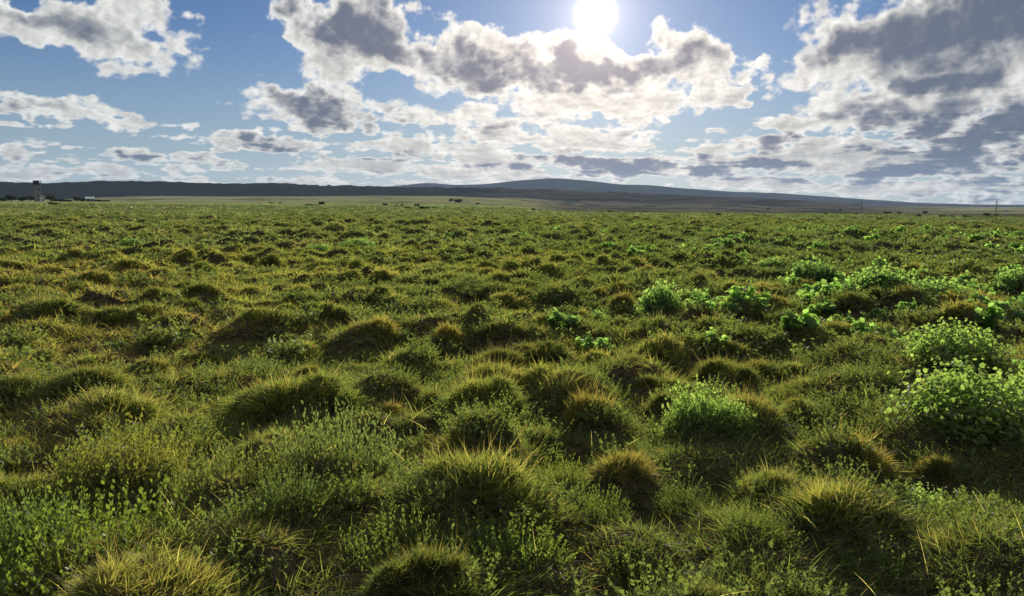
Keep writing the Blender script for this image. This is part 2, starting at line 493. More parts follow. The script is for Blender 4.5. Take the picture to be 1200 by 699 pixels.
H = [
    (395, 602, 150, 112, (.9, 1.02, 1.15), 'blue-green small-leaved herb bush left of the widest foreground tussock', 'the blue-green herb bush'),
    (275, 610, 130, 75, (1, 1, .9), 'spreading small-leaved herb left of the blue-green bush', 'the spreading herb'),
    (150, 590, 130, 70, (1.15, 1.05, .8), 'olive small-leaved herb clump in the left foreground', 'the olive herb clump'),
    (105, 700, 215, 105, (.95, 1.15, .7), 'big fresh-green feathery bush in the bottom left corner', 'the corner feathery bush'),
    (470, 700, 140, 75, (.95, 1.1, .8), 'fresh green herb bush at the bottom edge left of centre', 'the bottom left-centre herb'),
    (595, 705, 150, 70, (.95, 1.15, .7), 'bright green herb bush at the bottom edge near the centre', 'the bottom centre herb'),
    (340, 660, 90, 60, (.8, .95, .9), 'dusky small-leaved herb between the two foreground bushes', 'the dusky herb'),
    (700, 625, 80, 50, (.9, 1.05, .8), 'small green herb under the reddish topped tussock', 'the small green herb'),
    (800, 610, 70, 55, (.55, .6, .6), 'dark wiry herb clump right of the reddish topped tussock', 'the dark wiry herb'),
    (430, 478, 120, 34, (.95, 1.05, 1.1), 'grey-green herb mat left of the round central tussock', 'the grey-green herb mat'),
    (300, 442, 64, 28, (.85, 1.05, 1.1), 'bluish leafy clump behind the broad yellow-crested tussock', 'the bluish leafy clump'),
    (215, 530, 110, 40, (1, 1.1, .9), 'green herb mat right of the golden-topped left tussock', 'the green herb mat'),
    (660, 590, 60, 50, (1.05, 1.1, .8), 'upright leafy herb at the right flank of the widest tussock', 'the upright leafy herb'),
    (450, 600, 60, 60, (.8, 1.0, 1.1), 'slender blue-green herb touching the widest tussock on its left', 'the slender blue-green herb'),
    (1040, 690, 110, 40, (.9, 1.1, .8), 'green grassy herb at the bottom right', 'the bottom right herb'),
    (740, 690, 90, 50, (.95, 1.05, .8), 'mixed green herb tuft along the bottom edge right of centre', 'the bottom mixed herb'),
    (630, 520, 90, 36, (.85, 1.05, 1.1), 'bluish herb mat right in front of the round central tussock', 'the bluish herb mat'),
    (1010, 468, 70, 26, (.9, 1.1, 1.0), 'green herb patch between the flat-topped and the bluish tussock', 'the green herb patch'),
    (40, 680, 90, 90, (.8, 1.0, .9), 'dark green herb at the left edge behind the corner bush', 'the left edge herb'),
    (880, 660, 80, 45, (.9, 1.0, .8), 'leafy herb in front of the golden spiky tussock', 'the front leafy herb'),
]


def foot(px, py, w, h, kh, lo):
    p = ground_at(px, py - 0.12 * h, 0.02)
    d = math.hypot(p.x, p.y)
    return p.x, p.y, w * d / FPX / 2, max(lo, h * d / FPX * kh)


TP = [foot(px, py, w, h, 0.98, 0.15) for (_, px, py, w, h, *_r) in T]
BP = [foot(px, py, w, h, 1.0, 0.14) for (px, py, w, h, *_r) in B]
HP = [foot(px, py, w, h, 1.15, 0.14) for (px, py, w, h, *_r) in H]
TAKEN = [(p[0], p[1], p[2], t[-1], t[i], t[i + 1]) for lst, pts, i in ((T, TP, 1), (B, BP, 0), (H, HP, 0)) for t, p in zip(lst, pts)]

# ------------------------------------------------------------------ the many other tussocks of the plain
def in_view(x, y, margin=60):
    X, Y, f = to_px(x, y, 0.0 * x)
    return (f > 0.5) & (X > -margin) & (X < 1200 + margin) & (Y < 699 + margin * 1.6)


def scatter(r0, r1, dens, rng):
    half = R(38)
    n = int(dens * half * (r1 ** 2 - r0 ** 2))
    r = np.sqrt(r0 ** 2 + rng.random(n) * (r1 ** 2 - r0 ** 2)); a = (rng.random(n) * 2 - 1) * half
    return r * np.sin(a), r * np.cos(a)


rng = np.random.default_rng(21)
cx, cyy = scatter(2.6, 32, 4.0, rng)
keep = in_view(cx, cyy)
cx, cyy = cx[keep], cyy[keep]
cr = 0.12 + 0.24 * rng.random(len(cx)) ** 1.6
cells = {}
chosen = []


def free(x, y, r, k=0.72):
    for (a, b, c, *_) in TAKEN:
        if (a - x) ** 2 + (b - y) ** 2 < ((c + r) * k) ** 2:
            return False
    gx, gy = int(x // 1), int(y // 1)
    for i in (-1, 0, 1):
        for j in (-1, 0, 1):
            for (a, b, c) in cells.get((gx + i, gy + j), ()):
                if (a - x) ** 2 + (b - y) ** 2 < ((c + r) * k) ** 2:
                    return False
    return True


for x, y, r in zip(cx, cyy, cr):
    if free(x, y, r):
        chosen.append((x, y, r)); cells.setdefault((int(x // 1), int(y // 1)), []).append((x, y, r))

chosen = [(x, y, r, r * random.uniform(0.8, 1.4)) for x, y, r in chosen]
fx, fy = scatter(32, 85, 1.25, rng); k2 = in_view(fx, fy); fx, fy = fx[k2], fy[k2]
fs = 0.20 + 0.32 * rng.random(len(fx)) ** 1.7; fh = fs * (0.95 + .5 * rng.random(len(fx)))


def plan_mounds():
    """hummocks under the plants and bare turf hummocks between them: x, y, radius, height"""
    out = [(x, y, r, h * 0.5) for (x, y, r, h) in TP]
    out += [(x, y, r * 0.9, h * 0.35) for (x, y, r, h) in BP + HP]
    out += [(x, y, r, h * random.uniform(0.3, 0.75)) for (x, y, r, h) in chosen]
    out += [(x, y, r, h * 0.45) for x, y, r, h in zip(fx, fy, fs, fh)]
    g2 = np.random.default_rng(8)
    bx, by = scatter(2.5, 34, 0.6, g2)
    for x, y in zip(bx, by):
        r = 0.12 + 0.22 * g2.random()
        out.append((x, y, r, r * (0.3 + 0.5 * g2.random())))
    return out


# ------------------------------------------------------------------ mesh helpers
def mesh_np(name, V, polys, cols=None, mat=None, smooth=False):
    """V (n,3); polys: list of (m,k) index arrays; cols (n,3) per-vertex colour"""
    me = bpy.data.meshes.new(name)
    nl = sum(p.size for p in polys)
    npoly = sum(len(p) for p in polys)
    me.vertices.add(len(V)); me.loops.add(nl); me.polygons.add(npoly)
    me.vertices.foreach_set('co', np.ascontiguousarray(V, np.float32).ravel())
    me.loops.foreach_set('vertex_index', np.concatenate([p.ravel() for p in polys]).astype(np.int32))
    tot = np.concatenate([np.full(len(p), p.shape[1]) for p in polys])
    st = np.concatenate([[0], np.cumsum(tot)[:-1]])
    me.polygons.foreach_set('loop_start', st.astype(np.int32))
    me.polygons.foreach_set('loop_total', tot.astype(np.int32))
    if smooth:
        me.polygons.foreach_set('use_smooth', np.ones(npoly, bool))
    if cols is not None:
        a = me.color_attributes.new('leaf_colour', 'FLOAT_COLOR', 'POINT')
        c = np.ones((len(V), 4), np.float32); c[:, :3] = cols
        a.data.foreach_set('color', c.ravel())
    me.update(calc_edges=True)
    if mat:
        me.materials.append(mat)
    return me


def link(name, me, parent=None, **props):
    o = bpy.data.objects.new(name, me)
    col.objects.link(o)
    if parent:
        o.parent = parent
    for k, v in props.items():
        o[k] = v
    return o


# ------------------------------------------------------------------ materials
def new_mat(name):
    m = bpy.data.materials.new(name)
    m.use_nodes = True
    m.node_tree.nodes.clear()
    return m, G(m.node_tree)


def leaf_material(name, trans=0.5, gloss=0.05, rough=0.4, tint=(1.25, 1.15, 0.55)):
    m, g = new_mat(name)
    at = g.n('ShaderNodeAttribute', attribute_name='leaf_colour')
    oi = g.n('ShaderNodeObjectInfo')
    c = g.mix(1.0, at.outputs['Color'], oi.outputs['Color'], 'MULTIPLY')
    df = g.n('ShaderNodeBsdfDiffuse'); g.put(df.inputs[0], c)
    tr = g.n('ShaderNodeBsdfTranslucent'); g.put(tr.inputs[0], g.mix(1.0, c, tint, 'MULTIPLY'))
    ms = g.n('ShaderNodeMixShader'); ms.inputs[0].default_value = trans
    g.put(ms.inputs[1], df.outputs[0]); g.put(ms.inputs[2], tr.outputs[0])
    gl = g.n('ShaderNodeBsdfGlossy'); gl.inputs['Roughness'].default_value = rough
    gl.inputs[0].default_value = (1, 1, 1, 1)
    m2 = g.n('ShaderNodeMixShader'); m2.inputs[0].default_value = gloss
    g.put(m2.inputs[1], ms.outputs[0]); g.put(m2.inputs[2], gl.outputs[0])
    o = g.n('ShaderNodeOutputMaterial'); g.put(o.inputs[0], m2.outputs[0])
    return m


def matte(name, ramp_lo, ramp_hi, scale=3.0, rough=0.9, stretch=(1, 1, 1), detail=6, bump=0.0, spec=0.15):
    m, g = new_mat(name)
    tc = g.n('ShaderNodeTexCoord')
    v = g.v('MULTIPLY', tc.outputs['Object'], stretch)
    nf = g.noise(v, scale, detail, 0.6)
    c = g.mix(g.step(nf, 0.3, 0.7), ramp_lo, ramp_hi)
    p = g.n('ShaderNodeBsdfPrincipled')
    g.put(p.inputs['Base Color'], c)
    p.inputs['Roughness'].default_value = rough
    p.inputs['Specular IOR Level'].default_value = spec
    if bump:
        b = g.n('ShaderNodeBump'); b.inputs['Strength'].default_value = bump
        g.put(b.inputs['Height'], nf); g.put(p.inputs['Normal'], b.outputs[0])
    o = g.n('ShaderNodeOutputMaterial'); g.put(o.inputs[0], p.outputs[0])
    return m


M_GRASS = leaf_material('grass_blades', 0.60, 0.02, 0.5, (3.15, 3.3, 1.35))
M_LEAF = leaf_material('broad_leaves', 0.72, 0.02, 0.45, (1.9, 2.45, 1.15))
M_HERB = leaf_material('herb_leaves', 0.5, 0.025, 0.5, (2.75, 2.85, 1.4))
M_DARKLEAF = leaf_material('shrub_leaves', 0.25, 0.03, 0.5, (1.1, 1.2, 0.7))
M_BARK = matte('bark', (0.06, 0.045, 0.03), (0.12, 0.09, 0.06), 30)
M_THATCH = matte('dead_thatch', (0.035, 0.026, 0.016), (0.085, 0.06, 0.035), 22, bump=0.6, spec=0.0)
M_CONC = matte('weathered_concrete', (0.15, 0.155, 0.145), (0.26, 0.26, 0.235), 0.9, stretch=(1, 1, .25))
M_DARKMETAL = matte('dark_steel', (0.03, 0.03, 0.035), (0.06, 0.06, 0.065), 2.0)
M_WHITE = matte('white_painted_sheet', (0.68, 0.69, 0.68), (0.82, 0.82, 0.80), 1.5)
M_POLE = matte('galvanised_steel', (0.12, 0.12, 0.13), (0.2, 0.2, 0.21), 2.0)


def ground_material():
    m, g = new_mat('plain_ground')
    geo = g.n('ShaderNodeNewGeometry')
    pos = geo.outputs['Position']
    x, y, z = g.sep(pos)
    r = g.m('POWER', g.m('ADD', g.m('MULTIPLY', x, x), g.m('MULTIPLY', y, y)), 0.5)
    n1 = g.noise(pos, 0.9, 8, 0.65)
    n2 = g.noise(pos, 0.06, 5, 0.6)
    n3 = g.noise(pos, 0.0035, 5, 0.6)
    n4 = g.noise(g.v('MULTIPLY', pos, (1, 0.35, 1)), 0.012, 6, 0.65)
    near = g.mix(g.step(g.noise(pos, 14.0, 8, 0.75), 0.38, 0.62), (0.022, 0.018, 0.011), (0.085, 0.070, 0.038))
    far = g.mix(g.step(n2, 0.35, 0.65), (0.10, 0.11, 0.04), (0.16, 0.15, 0.06))
    far = g.mix(g.m('MULTIPLY', g.step(n1, 0.5, 0.62), 0.5), far, (0.05, 0.06, 0.025))
    c = g.mix(g.step(r, 30, 160), near, far)
    # far off: pasture with darker scrub, and the valley to the right with cloud shadow painted in
    past = g.mix(g.step(n3, 0.35, 0.62), (0.20, 0.215, 0.105), (0.255, 0.25, 0.135))
    past = g.mix(g.m('MULTIPLY', g.step(n4, 0.52, 0.60), 0.75), past, (0.06, 0.065, 0.035))
    c = g.mix(g.step(r, 300, 900), c, past)
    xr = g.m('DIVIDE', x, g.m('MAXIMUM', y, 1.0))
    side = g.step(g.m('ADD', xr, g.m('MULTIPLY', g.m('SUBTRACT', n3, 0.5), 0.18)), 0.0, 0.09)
    scrub = g.mix(g.step(n4, 0.47, 0.58), (0.11, 0.10, 0.066), (0.028, 0.032, 0.026))  # dark valley floor: shadow of clouds put into the ground colour
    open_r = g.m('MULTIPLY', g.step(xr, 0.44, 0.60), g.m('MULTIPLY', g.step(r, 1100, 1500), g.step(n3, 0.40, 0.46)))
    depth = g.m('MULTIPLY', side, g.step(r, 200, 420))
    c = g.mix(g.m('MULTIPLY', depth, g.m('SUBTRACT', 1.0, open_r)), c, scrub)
    cloud_shade = g.m('MULTIPLY', g.m('SUBTRACT', 1.0, g.step(xr, -0.12, 0.05)), g.step(g.m('ADD', r, g.m('MULTIPLY', n3, 500)), 2600, 2800))  # land at the ridge foot darkened, cloud shadow painted into its colour
    c = g.mix(cloud_shade, c, (0.03, 0.036, 0.024))
    p = g.n('ShaderNodeBsdfDiffuse')
    g.put(p.inputs['Color'], c)
    b = g.n('ShaderNodeBump'); b.inputs['Strength'].default_value = 0.5; b.inputs['Distance'].default_value = 0.15
    g.put(b.inputs['Height'], n1); g.put(p.inputs['Normal'], b.outputs[0])
    o = g.n('ShaderNodeOutputMaterial'); g.put(o.inputs[0], p.outputs[0])
    return m


# ------------------------------------------------------------------ ground sheet
def build_ground():
    radii = np.concatenate([[0.25, 0.5, 0.8, 1.2, 1.6], np.geomspace(2, 60, 520), np.geomspace(60.6, 9000, 260)])
    az = np.concatenate([np.linspace(-180, -48, 60, endpoint=False), np.linspace(-48, 48, 600), np.linspace(48, 180, 61)[1:-1]])
    A, Rr = np.meshgrid(np.radians(az), radii)
    x, y = Rr * np.sin(A), Rr * np.cos(A)
    V = np.stack([x.ravel(), y.ravel(), height(x, y).ravel()], 1)
    n, k = len(radii), len(az)
    i = np.arange(n - 1)[:, None] * k; j = np.arange(k)[None, :]; j2 = (j + 1) % k
    q = np.stack([i + j, i + j2, i + k + j2, i + k + j], -1).reshape(-1, 4)[:, ::-1]
    cap = np.stack([np.zeros(k - 2, int), np.arange(1, k - 1), np.arange(2, k)], 1)[:, ::-1]
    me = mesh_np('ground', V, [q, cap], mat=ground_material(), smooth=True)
    link('ground', me, kind='structure')


for (mx, my, mr, mh) in plan_mounds():
    (NEAR_R if my < 34 else MID_R).stamp(mx, my, mr, mh)
build_ground()


# ------------------------------------------------------------------ the ridge on the left and the blue hills behind
def ridge(name, r0, depth, prof, foot, mat, rough, seed, front=0.30, trees=0.0):
    """a long hill: prof = [(column, row of its crest)], at distance r0, rising over depth metres"""
    xs = np.linspace(prof[0][0], prof[-1][0], 1500)
    top = np.interp(xs, [p[0] for p in prof], [p[1] for p in prof])
    ker = np.hanning(41); ker /= ker.sum()
    top = np.convolve(np.pad(top, 20, mode='edge'), ker, mode='valid')
    t = np.linspace(0, 1, 44)
    ang = np.arctan((xs - 600) / FPX)
    V = np.zeros((len(t), len(xs), 3))
    for a, X in enumerate(xs):
        d = pix_dir(X, top[a])
        hd = math.hypot(d.x, d.y)
        rc = r0 + front * depth
        H = CAM_H + d.z / hd * rc
        s = np.where(t < front, t / front, (1 - t) / (1 - front))
        prof_z = s * s * (3 - 2 * s)
        rr = r0 + t * depth
        xx, yy = d.x / hd * rr, d.y / hd * rr
        gz = height(xx, yy) - foot
        wob = (fbm(xx / 220, yy / 220, seed, 4, 0.55) - 0.5) * rough
        V[:, a, 0], V[:, a, 1] = xx, yy
        V[:, a, 2] = gz + (np.maximum(H - gz, 1.0)) * prof_z + wob * np.minimum(1, 4 * t * (1 - t)) * np.where(s > 0.97, 0.35, 1) + trees * np.clip(s * 6 - 4.5, 0, 1) * (vnoise(xx / 16, yy / 60, seed + 50) ** 2 + 0.6 * vnoise(xx / 90, yy / 90, seed + 51))
    k = len(xs); n = len(t)
    i = np.arange(n - 1)[:, None] * k; j = np.arange(k - 1)[None, :]
    q = np.stack([i + j, i + j + 1, i + k + j + 1, i + k + j], -1).reshape(-1, 4)
    me = mesh_np(name, V.reshape(-1, 3), [q], mat=mat, smooth=True)
    return link(name, me, kind='structure')


def ridge_material():
    m, g = new_mat('shade_painted_ridge')
    geo = g.n('ShaderNodeNewGeometry'); pos = geo.outputs['Position']
    x, y, z = g.sep(pos)
    n1 = g.noise(g.v('MULTIPLY', pos, (1, 1, 4)), 0.006, 8, 0.6)
    n2 = g.noise(g.v('MULTIPLY', pos, (0.4, 1, 6)), 0.009, 6, 0.6)
    cloud_shade = g.mix(g.step(n1, 0.3, 0.7), (0.008, 0.011, 0.010), (0.022, 0.023, 0.017))  # very dark albedo stands in for the cloud shadow on the ridge
    bare = g.mix(g.step(n2, 0.42, 0.6), (0.10, 0.085, 0.06), (0.035, 0.036, 0.028))
    side = g.step(g.m('ADD', g.m('DIVIDE', x, y), g.m('MULTIPLY', g.m('SUBTRACT', n1, 0.5), 0.3)), -0.12, 0.06)
    p = g.n('ShaderNodeBsdfDiffuse'); g.put(p.inputs[0], g.mix(side, cloud_shade, bare))
    b = g.n('ShaderNodeBump'); b.inputs['Strength'].default_value = 0.4; b.inputs['Distance'].default_value = 6.0
    g.put(b.inputs['Height'], n1); g.put(p.inputs['Normal'], b.outputs[0])
    o = g.n('ShaderNodeOutputMaterial'); g.put(o.inputs[0], p.outputs[0])
    return m


M_RIDGE = ridge_material()
M_HILL = matte('far_hill_haze_blue', (0.014, 0.020, 0.030), (0.045, 0.050, 0.058), 0.003, detail=8, bump=0.2, spec=0.0)  # bluish albedo: distance haze painted into the hill colour
ridge('ridge', 2900, 800, [(-900, 214), (-100, 214), (0, 215), (60, 215.5), (130, 213.5), (190, 213.5), (250, 216), (330, 215.8), (360, 218), (450, 219.5), (560, 221),
      (640, 223.5), (720, 226), (800, 230), (900, 234.5), (960, 238), (1010, 241)], 3.0, M_RIDGE, 8.0, 3, 0.30, 5.0)
ridge('hills', 6700, 2200, [(380, 221), (440, 219.5), (470, 217.5), (500, 214.3), (530, 217), (570, 216), (610, 211.5), (650, 208.8), (690, 212), (725, 216.5), (760, 217), (800, 221),
      (860, 225), (920, 227), (980, 231.5), (1040, 236), (1100, 239.2), (1200, 240.6), (1700, 245)], 3.0, M_HILL, 14.0, 8, 0.4)

# ------------------------------------------------------------------ blades and leaves
RNG = np.random.default_rng(7)
PAL = np.array([(0.050, 0.067, 0.030), (0.083, 0.098, 0.035), (0.130, 0.130, 0.044), (0.152, 0.112, 0.056), (0.122, 0.068, 0.045)])


def palette(t, rng, jit=0.22):
    t = np.clip(t, 0, 3.999)
    i = t.astype(int); f = (t - i)[:, None]
    c = PAL[i] * (1 - f) + PAL[i + 1] * f
    return c * (1 + (rng.random((len(t), 1)) - 0.5) * 2 * jit)


def blades(P, D, L, W, bend, colr, rng, seg=3, tip=None):
    """curved tapering blades: root P, start direction D, length L, width W, bend = horizontal pull of the tip"""
    n = len(P)
    D = D / np.linalg.norm(D, axis=1, keepdims=True)
    a = rng.random(n) * 6.2832
    side = np.stack([np.cos(a), np.sin(a), np.zeros(n)], 1)
    side -= D * (side * D).sum(1, keepdims=True)
    side /= np.linalg.norm(side, axis=1, keepdims=True) + 1e-9
    V = []
    for s in range(seg + 1):
        t = s / seg
        c = P + D * (L * t)[:, None] + bend * (L * t ** 2)[:, None]
        w = W * (1 - t) ** 0.7 * 0.5
        if s < seg:
            V += [c - side * w[:, None], c + side * w[:, None]]
        else:
            V.append(c)
    k = 2 * seg + 1
    V = np.stack(V, 1)
    b = np.arange(n)[:, None] * k
    polys = []
    if seg > 1:
        q = np.concatenate([b + np.array([[2 * s, 2 * s + 1, 2 * s + 3, 2 * s + 2]]) for s in range(seg - 1)])
        polys.append(q)
    polys.append(b + np.array([[2 * seg - 2, 2 * seg - 1, 2 * seg]]))
    C = np.repeat(colr[:, None, :], k, 1)
    if tip is not None:
        tt = np.repeat(np.arange(seg + 1) / seg, [2] * seg + [1])[None, :, None]
        C = C * (1 - tt * 0.6) + tip[:, None, :] * tt * 0.6
    return V.reshape(-1, 3), polys, C.reshape(-1, 3)


def join(parts):
    V, C, byk, off = [], [], {}, 0
    for v, ps, c in parts:
        V.append(v); C.append(c)
        for p in ps:
            byk.setdefault(p.shape[1], []).append(p + off)
        off += len(v)
    return np.concatenate(V), [np.concatenate(byk[k]) for k in sorted(byk)], np.concatenate(C)


def leaf_fans(P, N, S, colr, rng, m=6, cup=0.25, aspect=1.0):
    """round cupped leaves: centre P, normal N, radius S"""
    n = len(P)
    N = N / np.linalg.norm(N, axis=1, keepdims=True)
    h = rng.normal(size=(n, 3)); u = np.cross(N, h); u /= np.linalg.norm(u, axis=1, keepdims=True); w = np.cross(N, u)
    V = [P - N * (S * cup)[:, None]]
    for i in range(m):
        a = 6.2832 * i / m
        rad = S * (0.82 + 0.36 * rng.random(n))
        V.append(P + u * (rad * math.cos(a))[:, None] + w * (rad * math.sin(a) * aspect)[:, None] + N * (S * cup * (rng.random(n) - 0.3))[:, None])
    V = np.stack(V, 1); b = np.arange(n)[:, None] * (m + 1)
    t = np.concatenate([b + np.array([[0, 1 + i, 1 + (i + 1) % m]]) for i in range(m)])
    return V.reshape(-1, 3), [t], np.repeat(colr[:, None, :], m + 1, 1).reshape(-1, 3)


def leaf_quads(P, D, S, W, colr, rng):
    """small pointed leaves: base P, direction D, length S"""
    n = len(P)
    D = D / np.linalg.norm(D, axis=1, keepdims=True)
    u = np.cross(D, rng.normal(size=(n, 3))); u /= np.linalg.norm(u, axis=1, keepdims=True)
    V = np.stack([P, P + D * (S * 0.5)[:, None] + u * (W * .5)[:, None], P + D * S[:, None], P + D * (S * 0.5)[:, None] - u * (W * .5)[:, None]], 1)
    q = np.arange(n)[:, None] * 4 + np.array([[0, 1, 2, 3]])
    return V.reshape(-1, 3), [q], np.repeat(colr[:, None, :], 4, 1).reshape(-1, 3)


def unit_dir(az, el):
    return np.stack([np.cos(az) * np.cos(el), np.sin(az) * np.cos(el), np.sin(el)], 1)


def lobes(rng):
    """an uneven hummock: a few overlapping mounds, (x, y, radius, height)"""
    k = int(rng.integers(5, 10))
    L = [(rng.normal() * 0.08, rng.normal() * 0.08, 0.70, 0.66)]
    for _ in range(k):
        a = rng.random() * 6.2832; d = 0.25 + 0.5 * rng.random()
        r = 0.20 + 0.34 * rng.random()
        L.append((d * math.cos(a), d * math.sin(a), r, r * (0.7 + 1.0 * rng.random()) * (1.15 - 0.5 * d)))
    return L


def mound(L, x, y):
    h = 0.0 * x
    for (a, b, r, t) in L:
        q = np.clip(1 - ((x - a) ** 2 + (y - b) ** 2) / r ** 2, 0, 1)
        h = np.maximum(h, t * q ** 0.5)
    return h * (0.72 + 0.60 * fbm(x * 2.6 + 5, y * 2.6 + L[0][0] * 90, 71, 3, 0.6))


def mound_core(rng, L, n=26):
    """lumpy mound of dead thatch inside a tussock"""
    g_ = np.linspace(-1.15, 1.15, n)
    X, Y = np.meshgrid(g_, g_)
    Z = mound(L, X, Y) * (0.90 + 0.12 * rng.random(X.shape)) - 0.15
    V = np.stack([X.ravel(), Y.ravel(), Z.ravel()], 1)
    i = np.arange(n - 1)[:, None] * n; j = np.arange(n - 1)[None, :]
    Q = np.stack([i + j, i + j + 1, i + n + j + 1, i + n + j], -1).reshape(-1, 4)
    Q = Q[(Z.ravel()[Q] > -0.149).any(1)]
    keep = np.unique(Q); re = np.zeros(len(V), int); re[keep] = np.arange(len(keep))
    return V[keep], [re[Q]]


def tussock_arrays(rng, n, w, hue, tiphue, spiky=0.5, seg=3, L=None, drop=0.0):
    """unit tussock (radius about 1, height about 1): blades springing from an uneven mound"""
    L = L or lobes(rng)
    m = int(n * 1.7)
    az = rng.random(m) * 6.2832; rr = np.sqrt(rng.random(m)) * 1.15
    x, y = rr * np.cos(az), rr * np.sin(az)
    h = mound(L, x, y)
    k = np.flatnonzero(h > 0.02)[:n]; x, y, h, rr = x[k], y[k], h[k], rr[k]; n = len(k)
    e = 0.05
    gx_, gy_ = (mound(L, x + e, y) - mound(L, x - e, y)) / (2 * e), (mound(L, x, y + e) - mound(L, x, y - e)) / (2 * e)
    gl = np.sqrt(gx_ ** 2 + gy_ ** 2) + 1e-6
    sc = np.minimum(gl, 2.0) / gl
    out = np.stack([-gx_ * sc, -gy_ * sc, np.zeros(n)], 1)
    P = np.stack([x, y, h - 0.06], 1)
    tuft = fbm(x * 4 + 3, y * 4 + 7, int(rng.integers(99)), 3)
    D = out * 0.75 + np.array([0, 0, 0.9]) + rng.normal(size=(n, 3)) * 0.42
    Ls = (0.13 + 0.18 * rng.random(n) ** 1.4) * (0.30 + 1.45 * tuft) * (1 + spiky * 1.3 * (rng.random(n) < 0.07) * rng.random(n))
    droop = 0.15 + 0.45 * rng.random(n)
    az2 = rng.random(n) * 6.2832
    bend = (out * 0.5 + np.stack([np.cos(az2) * .6, np.sin(az2) * .6, -0.7 * np.ones(n)], 1)) * droop[:, None]
    c = palette(hue + (tuft - 0.5) * 2.5 + rng.normal(size=n) * 0.45, rng)
    tp = palette(tiphue + (tuft - 0.5) * 2.5 + rng.normal(size=n) * 0.6, rng)
    return blades(P, D, Ls, w * (0.7 + 0.6 * rng.random(n)), bend, c, rng, seg, tp)


def herb_arrays(rng, stems, leaves, ls, hue=(0.058, 0.072, 0.028), seg=2, hue2=(0.112, 0.121, 0.044)):
    """unit herb bush: upright leafy stems from a common foot"""
    az = rng.random(stems) * 6.2832; rr = np.sqrt(rng.random(stems)) * 0.75
    P = np.stack([rr * np.cos(az), rr * np.sin(az), np.zeros(stems) - 0.05], 1)
    lean = rr * 0.75 + rng.normal(size=stems) * 0.15
    D = np.stack([np.cos(az) * lean, np.sin(az) * lean, np.ones(stems)], 1) + rng.normal(size=(stems, 3)) * 0.22
    L = (1.0 - 0.55 * rr ** 2) * (0.45 + 0.70 * rng.random(stems))
    bend = np.stack([np.cos(az), np.sin(az), -0.3 * np.ones(stems)], 1) * (0.1 * rng.random(stems))[:, None]
    stem = blades(P, D, L, np.full(stems, ls * 0.16), bend, np.tile((0.09, 0.10, 0.035), (stems, 1)), rng, 2)
    Dn = D / np.linalg.norm(D, axis=1, keepdims=True)
    si = np.repeat(np.arange(stems), leaves)
    t = 0.30 + 0.70 * np.tile(np.linspace(0, 1, leaves), stems) + rng.normal(size=len(si)) * 0.02
    t = np.clip(t, 0.1, 1.0)
    B = P[si] + Dn[si] * (L[si] * t)[:, None] + bend[si] * (L[si] * t ** 2)[:, None]
    ld = unit_dir(rng.random(len(si)) * 6.2832, 0.25 + 0.5 * rng.random(len(si)) + t * 0.45)
    sz = ls * (0.6 + 0.6 * rng.random(len(si))) * (1.15 - 0.5 * t)
    mixf = rng.random((len(si), 1)) * 0.6 + 0.4 * rng.random((stems, 1))[si]
    c = np.array(hue) * (1 - mixf) + np.array(hue2) * mixf
    return stem, leaf_quads(B, ld, sz, sz * 0.62, c, rng)


def broad_arrays(rng, n, ls, m=6):
    """unit broad-leaved shrub: clumps of rounded leaves on many stems"""
    k = max(10, n // 22)
    az = rng.random(k) * 6.2832; rr = np.sqrt(rng.random(k)) * (0.72 + 0.38 * rng.random(k))
    top = np.sqrt(np.clip(1 - (rr * 0.92) ** 2, 0.05, 1)) * (0.50 + 0.68 * rng.random(k))
    C = np.stack([rr * np.cos(az), rr * np.sin(az), top * 0.95], 1)
    foot = C * np.array([0.35, 0.35, 0.0]) + np.array([0, 0, -0.05])
    stem = blades(foot, C - foot, np.linalg.norm(C - foot, axis=1), np.full(k, 0.03), np.zeros((k, 3)), np.tile((0.10, 0.11, 0.04), (k, 1)), rng, 2)
    ci = rng.integers(0, k, n)
    t = rng.random(n) ** 0.45
    P = foot[ci] + (C - foot)[ci] * t[:, None] + rng.normal(size=(n, 3)) * np.array([0.12, 0.12, 0.12])
    P[:, 2] = np.maximum(P[:, 2], 0.02)
    out = P * np.array([1, 1, 0.0])
    N = out * 0.7 + np.array([0, 0, 0.75]) + rng.normal(size=(n, 3)) * 0.55
    f = rng.random((n, 1))
    c = np.array((0.10, 0.130, 0.046)) * (1 - f) + np.array((0.20, 0.22, 0.080)) * f
    return stem, leaf_fans(P, N, ls * (0.55 + 0.6 * rng.random(n)), c, rng, m)


